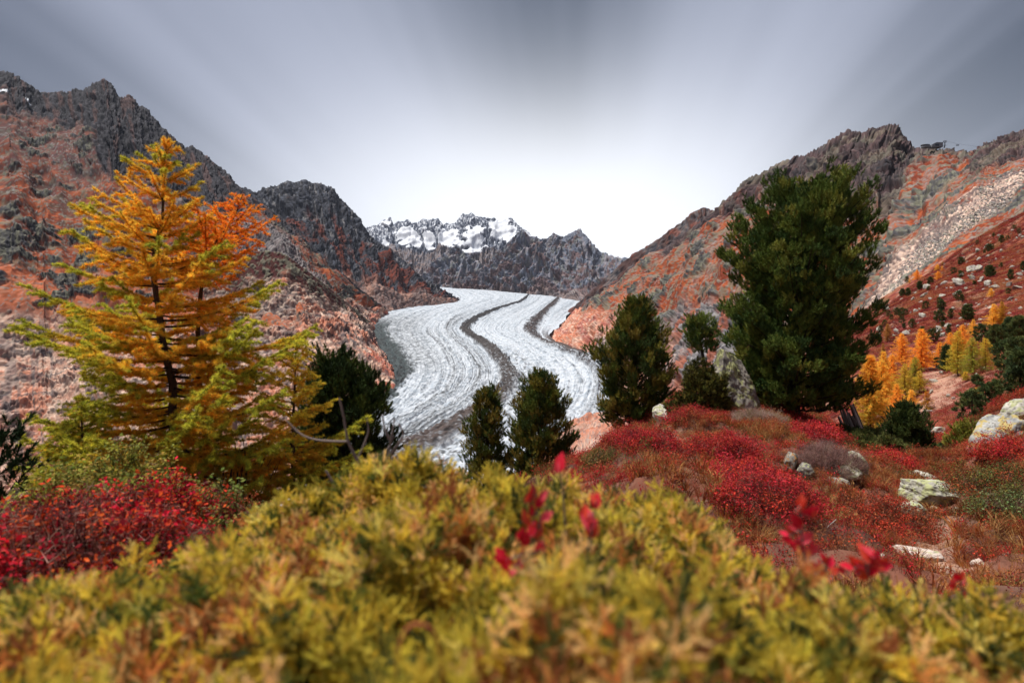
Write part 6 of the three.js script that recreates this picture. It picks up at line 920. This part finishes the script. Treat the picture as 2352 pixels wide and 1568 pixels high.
for (const [i, [x, y, h, w, c, label]] of [
  [930, 490, 375, 200, oG, 'bright orange larch topmost in the left larch group'], [740, 430, 280, 180, oG, 'orange larch left of the topmost one'], [555, 410, 165, 64, dull, 'slim golden larch at the back left of the group'], [440, 720, 345, 190, gG, 'golden larch beside the largest pine'], [560, 740, 400, 170, gG, 'golden larch in the middle of the left group'], [640, 700, 330, 150, oG, 'orange-gold larch behind the yellow-green one'], [430, 1125, 720, 270, mixG, 'tall larch nearest to the largest pine, gold above and green below'], [540, 960, 520, 190, gG, 'slender gold larch right of the tall nearest one'], [690, 960, 310, 190, oG, 'orange larch in front, just above the small dark pine'], [770, 780, 320, 240, yG, 'yellow-green larch at the heart of the left group'], [870, 660, 270, 170, grn, 'green larch at the right edge of the left group'], [910, 720, 200, 130, yG, 'low yellow-green larch beside the gully'], [830, 900, 200, 120, gG, 'small gold larch at the gully edge'],
  [1110, 420, 190, 120, oG, 'orange larch at the left end of the right group'], [1215, 370, 230, 140, oG, 'orange larch behind the spruce'], [1335, 350, 280, 180, oG, 'orange larch topmost in the right group'], [1290, 550, 410, 200, yG, 'tall yellow-green larch right of the spruce'], [1430, 540, 340, 210, grn, 'broad yellow-green larch in the middle of the right group'], [1560, 490, 290, 180, yG, 'yellow-green larch at the right end of the right group'], [1440, 160, 150, 90, gG, 'small gold larch above the right group'], [985, 890, 170, 84, [rgb(224, 150, 40), rgb(118, 120, 42)], 'small larch by the stony path, gold top and green foot'], [1480, 765, 84, 66, gG, 'tiny gold larch on the red hump'], [1365, 600, 84, 60, yG, 'tiny yellow larch under the right group'], [600, 215, 165, 96, dull, 'dull gold larch on the slope left of the orange ones'],
].entries()) { const p = hit(...z3(x, y)), d = -p.z; farLarch(label, p, h * ZS / FP * d * 1.08, w * ZS / FP * d * 1.6, c, 600 + i, 'larches beyond the knoll'); }
for (const [i, [x, y, h, w, c, label]] of [[890, 918, 104, 92, oG, 'orange larch pair at the foot of the scree'], [1095, 924, 96, 84, oG, 'orange larch right of the pair at the scree foot'], [1088, 830, 64, 62, gG, 'small gold larch above the orange one at the scree foot'], [1135, 830, 52, 34, oG, 'tiny orange larch beside the small gold one'], [1618, 1088, 94, 70, gG, 'gold larch alone on the red slope'], [700, 948, 52, 40, dull, 'tiny dull gold larch at the left scree foot'], [1640, 1405, 255, 190, gG, 'large golden larch left of the two at the right edge'], [1722, 1390, 265, 130, [rgb(206, 160, 56), rgb(196, 146, 50)], 'tall pale yellow larch at the right edge'], [1140, 772, 40, 36, dull, 'tiny larch on the scree edge'], [760, 945, 40, 20, gG, 'thin little larch left of the orange pair'], [815, 945, 50, 16, gG, 'thin little larch right beside the orange pair'], [960, 660, 40, 42, oG, 'round orange larch bush out on the scree']].entries()) { const p = hit(...z2(x, y)), d = -p.z; farLarch(label, p, h * ZS / FP * d, w * ZS / FP * d * 1.45, c, 640 + i, 'larches on the boulder slope'); }
// white boulders
{
  const shapes = [1, 2, 3, 4, 5, 6, 7].map((s) => rock(700 + s, 1, 1, 1, { detail: 7, planes: 16, cut: 0.42, lich: 0.08, c0: rgb(138, 130, 122), c1: rgb(182, 175, 166), dark: rgb(90, 80, 76), rough: 0.09 })), r = rng(721);
  const put = (px, py, wp, hp, label, tilt = 0, group) => { const p = hit(px, py), d = -p.z, w = wp * ZS / FP * d, h = hp * ZS / FP * d, m = addMesh('boulder', pickOf(r, shapes), MAT.rock); m.position.set(p.x, p.y + h * 0.14, p.z); m.scale.set(w * 1.25, h * 1.3, w * (0.7 + 0.4 * r())); m.rotation.set((r() - 0.5) * 0.4, r() * 6.28, tilt + (r() - 0.5) * 0.4); tag(m, label, 'boulder', group); if (group) slopeRocks.push(m); };
  const share = 'pale boulder scattered over the red heath slope', grp = 'boulders on the red slope';
  for (const [x, y, w, h, t = -0.5] of [[1420, 840, 100, 115], [1505, 830, 100, 100], [1300, 960, 140, 90], [1435, 920, 75, 95], [1520, 930, 64, 105], [1580, 975, 76, 95], [1655, 990, 80, 54], [1795, 975, 70, 62], [1880, 1005, 140, 44], [980, 1010, 84, 90], [965, 1070, 96, 56], [630, 1015, 76, 44], [570, 1060, 46, 54], [485, 1160, 76, 56], [600, 1205, 96, 40], [850, 1115, 66, 54], [880, 1235, 76, 66], [945, 1278, 86, 60], [1140, 1085, 86, 60], [1160, 945, 76, 34], [1290, 1050, 96, 44], [1370, 1015, 66, 44], [690, 1430, 60, 84], [785, 1450, 80, 70], [1100, 1430, 84, 112], [1190, 1375, 76, 62], [1140, 1465, 86, 70], [510, 1410, 66, 60], [460, 1365, 60, 70], [522, 1460, 44, 40], [1290, 1375, 44, 42], [1320, 1300, 54, 44], [1722, 640, 56, 44], [1900, 870, 86, 44], [1800, 1105, 76, 34], [1905, 1200, 64, 44], [1860, 1115, 40, 30], [1580, 690, 60, 34], [1500, 715, 50, 30], [1490, 640, 44, 60], [1550, 620, 30, 60], [1020, 1110, 50, 34], [930, 1140, 56, 30], [1080, 1000, 40, 40], [1620, 1195, 70, 30], [1820, 790, 50, 30], [1240, 1200, 40, 40], [830, 1250, 40, 44], [1330, 870, 60, 40], [1690, 490, 60, 30]]) put(...z2(x, y), w, h, share, t, grp);
  for (let i = 0; i < 200; i++) { const y = 430 + 1080 * r(), x = lerp(420 + Math.max(0, (1000 - y) * 1.35), 1934, r()), s = 14 + 26 * r() * r(); put(...z2(x, y), s * 1.5, s, share, -0.4, grp); }
  for (const [x, y, w, h, label, t = 0] of [[1105, 1110, 190, 120, 'big white rounded boulder in the stony gully'], [1010, 1215, 150, 90, 'grey-white lower boulder under the big white one in the gully', -0.4], [1050, 605, 120, 46, 'flat white boulder at the head of the stony gully'], [1030, 710, 56, 64, 'white upright boulder beside the gully path'], [1200, 745, 46, 34, 'small white boulder in the middle of the gully'], [1475, 545, 44, 44, 'white boulder on the red hump under the larches'], [1770, 600, 44, 44, 'white boulder under the dark pines at the right edge'], [1540, 480, 66, 34, 'pale boulder on top of the red hump'], [1250, 770, 40, 30, 'small pale boulder right of the gully path'], [900, 920, 90, 30, 'flat pale slab in the gully path, lower one'], [1000, 905, 120, 28, 'flat pale slab in the gully path, upper one'], [1715, 890, 60, 60, 'upright grey boulder between the dark bushy pines'], [1400, 720, 60, 44, 'pale boulder at the left of the small dark pine'], [1130, 530, 60, 40, 'white boulder under the spruce']]) put(...z3(x, y), w, h, label, t);
}
tellApart(slopeRocks, slopeMarks, (o) => `${o.scale.x > 3 ? 'large' : o.scale.x > 1.6 ? 'middling' : 'small'} pale boulder`);
// heath on the slope
{
  const r = rng(741), A = GEO.heath.map(() => new Sprigs()), reds = [rgb(160, 54, 48), rgb(140, 40, 44), rgb(174, 86, 56), rgb(116, 46, 42), rgb(182, 120, 80), rgb(110, 104, 60)];
  for (let i = 0; i < 90000; i++) {
    const d = 30 + 215 * Math.pow(r(), 0.72), px = 1880 + 560 * r(), x = (px - 1176) / FP * d, z = -d, n = fbm(x * 0.09, 2, z * 0.09, 3) + 0.6 * fbm(x * 0.35, 5, z * 0.35, 2); if (n < -0.22 && r() < 0.8) continue; if (nearLine(gully, x, z) < 1.2 && r() < 0.7) continue;
    const k = n + 0.35 * (r() - 0.5), c = k > 0.28 ? reds[4] : k > 0.12 ? reds[2] : k > -0.02 ? reds[0] : k > -0.16 ? reds[1] : reds[3], s = 2.2 + d * 0.030;
    A[i % 3].add(V(x, slopeY(x, z) - 0.05, z), V((r() - 0.5) * 0.6, 1, (r() - 0.5) * 0.6), r() * 6.28, s * (0.6 + 0.7 * r()), jit(r, r() < 0.06 ? reds[5] : c, 0.25, 0.15), s * (0.45 + 0.3 * r()));
  }
  massOf('heath', 'dark red heath over the boulder slope', 'heath', A, GEO.heath, MAT.leaf);
}
// loose blocks of the scree
{
  const r = rng(761), shapes = [1, 2, 3].map((s) => { const g = rock(770 + s, 1, 0.6, 0.9, { detail: 1, planes: 9, rough: 0.02 }), n = g.attributes.position.count; g.setAttribute('color', new THREE.Float32BufferAttribute(new Float32Array(n * 3).fill(1), 3)); return g; }), A = shapes.map(() => new Sprigs()); let k = 0, tries = 0;
  const tone = [rgb(150, 146, 140), rgb(176, 170, 164), rgb(122, 120, 118), rgb(164, 162, 142), rgb(186, 172, 164), rgb(98, 96, 96)];
  while (k < 36000 && tries++ < 160000) {
    const u = lerp(9.3, 13.7, r()) / 14, v = lerp(0.62, 1, Math.pow(r(), 0.6)), b = rightMountain.at(u, v), h = rightMountain.shade(u, v, ...b); if (rightMountain.scree < 0.5) continue;
    const d = Math.hypot(b[0], b[2]), s = (0.36 + 1.1 * Math.pow(r(), 4)) * clamp(d / 420, 0.5, 2.0); k++;
    A[k % 3].add(V(b[0], b[1] + h[0] - 0.1, b[2]), V((r() - 0.5) * 0.9, 1, (r() - 0.5) * 0.9 + 0.3), r() * 6.28, s, jit(r, pickOf(r, tone), 0.15, 0.05));
  }
  massOf('scree', 'grey scree blocks on the right-hand mountain slope', 'scree', A, shapes, MAT.rock);
}
// ---------------------------------------------------------------- on the skyline: cable car station, pylon, cabins, cross
{
  const d = 1600, s = d / FP, o = P(2126, 337, d);
  const T = thing('mountain_restaurant', 'low curved grey building at the left of the ridge station', 'building', V(o.x, o.y - 3, o.z));
  const arc = (r0, y0, y1, mat, name) => { const sh = new THREE.Shape(); sh.absellipse(0, 0, r0, r0 * 0.6, 0, Math.PI * 2); const g = new THREE.ExtrudeGeometry(sh, { depth: y1 - y0, bevelEnabled: false, curveSegments: 24 }); g.rotateX(-Math.PI / 2); g.translate(0, y0, 0); return addMesh(name, g, mat, T); };
  arc(12.2, 0, 5, MAT.concrete, 'wall'); arc(12.6, 5, 7, MAT.glass, 'window_band'); arc(13, 7, 8.6, MAT.concrete, 'roof');
  const S = thing('cable_car_station', 'angular grey station building with a dark cable car opening on the ridge', 'building', P(2149, 337, d).add(V(0, -3, 0)));
  const sh = new THREE.Shape(); sh.moveTo(-16, 0); sh.lineTo(16, 0); sh.lineTo(16, 12); sh.lineTo(-3, 12); sh.lineTo(-16, 6.5); const g = new THREE.ExtrudeGeometry(sh, { depth: 16, bevelEnabled: true, bevelSize: 0.2, bevelThickness: 0.2 }); g.translate(0, 0, -8); addMesh('wall', g, MAT.concrete, S);
  const op = new THREE.BoxGeometry(11, 5.5, 0.6); op.translate(-1, 5.6, 8.4); addMesh('opening', op, MAT.glass, S);
  const rf = new THREE.BoxGeometry(20, 0.7, 17.6); rf.translate(6.5, 12.7, 0); addMesh('roof', rf, MAT.metal, S);
  const Y = thing('cable_car_pylon', 'dark cable car pylon with crossbars beside the ridge station', 'pylon', P(2171, 338, d).add(V(0, -2, 0)));
  addMesh('mast', tube([V(-1, 0, 0), V(0, 8, 0), V(0, 14, 0)], 1.3, 0.9, 6), MAT.metal, Y); addMesh('brace', tube([V(-5, 0, 0), V(-0.5, 7, 0)], 0.7, 0.6, 5), MAT.metal, Y);
  for (const x of [-1, 1]) addMesh('arm', tube([V(0, 13, 0), V(x * 3.5, 19, 0)], 0.7, 0.6, 5), MAT.metal, Y);
  for (const [y, w] of [[7.5, 9], [17, 11], [20, 9]]) { const b = new THREE.BoxGeometry(w, 1, 1.6); b.translate(0, y, 0); addMesh('crossbar', b, MAT.metal, Y); }
  for (const [i, px] of [[0, 2198.5], [1, 2202]]) { const C = thing('cable_car_cabin', i ? 'right-hand one of the two small cabins hanging over the ridge' : 'left-hand one of the two small cabins hanging over the ridge', 'cable car', P(px, 333.5, d + i * 4), 'cable car cabins'); const b = new THREE.BoxGeometry(2.6, 2.4, 2.2); addMesh('cabin', b, MAT.metal, C); addMesh('hanger', tube([V(0, 1.2, 0), V(0, 4, 0)], 0.25, 0.25, 4), MAT.metal, C); }
  for (const dz of [0, 4]) { const c = addMesh('cable', tube(smooth([P(2171, 322.5, d), P(2200, 330, d + dz), P(2270, 339, d)], 20), 0.16, 0.16, 4), MAT.metal); tag(c, dz ? 'rear cable strung from the ridge pylon to the right' : 'front cable strung from the ridge pylon to the right', 'cable'); }
  const X = thing('summit_cross', 'small cross on the right-hand summit', 'cross', P(2058, 289, 1800)); for (const [w, h, y] of [[0.9, 9, 4.5], [4, 0.9, 6.5]]) { const b = new THREE.BoxGeometry(w, h, 0.8); b.translate(0, y - 2, 0); addMesh('beam', b, MAT.metal, X); }
}

// ---------------------------------------------------------------- the air of the valley
scene.fog = new THREE.FogExp2(new THREE.Color(0.72, 0.80, 0.95), 0.000009);

renderer.render(scene, camera);
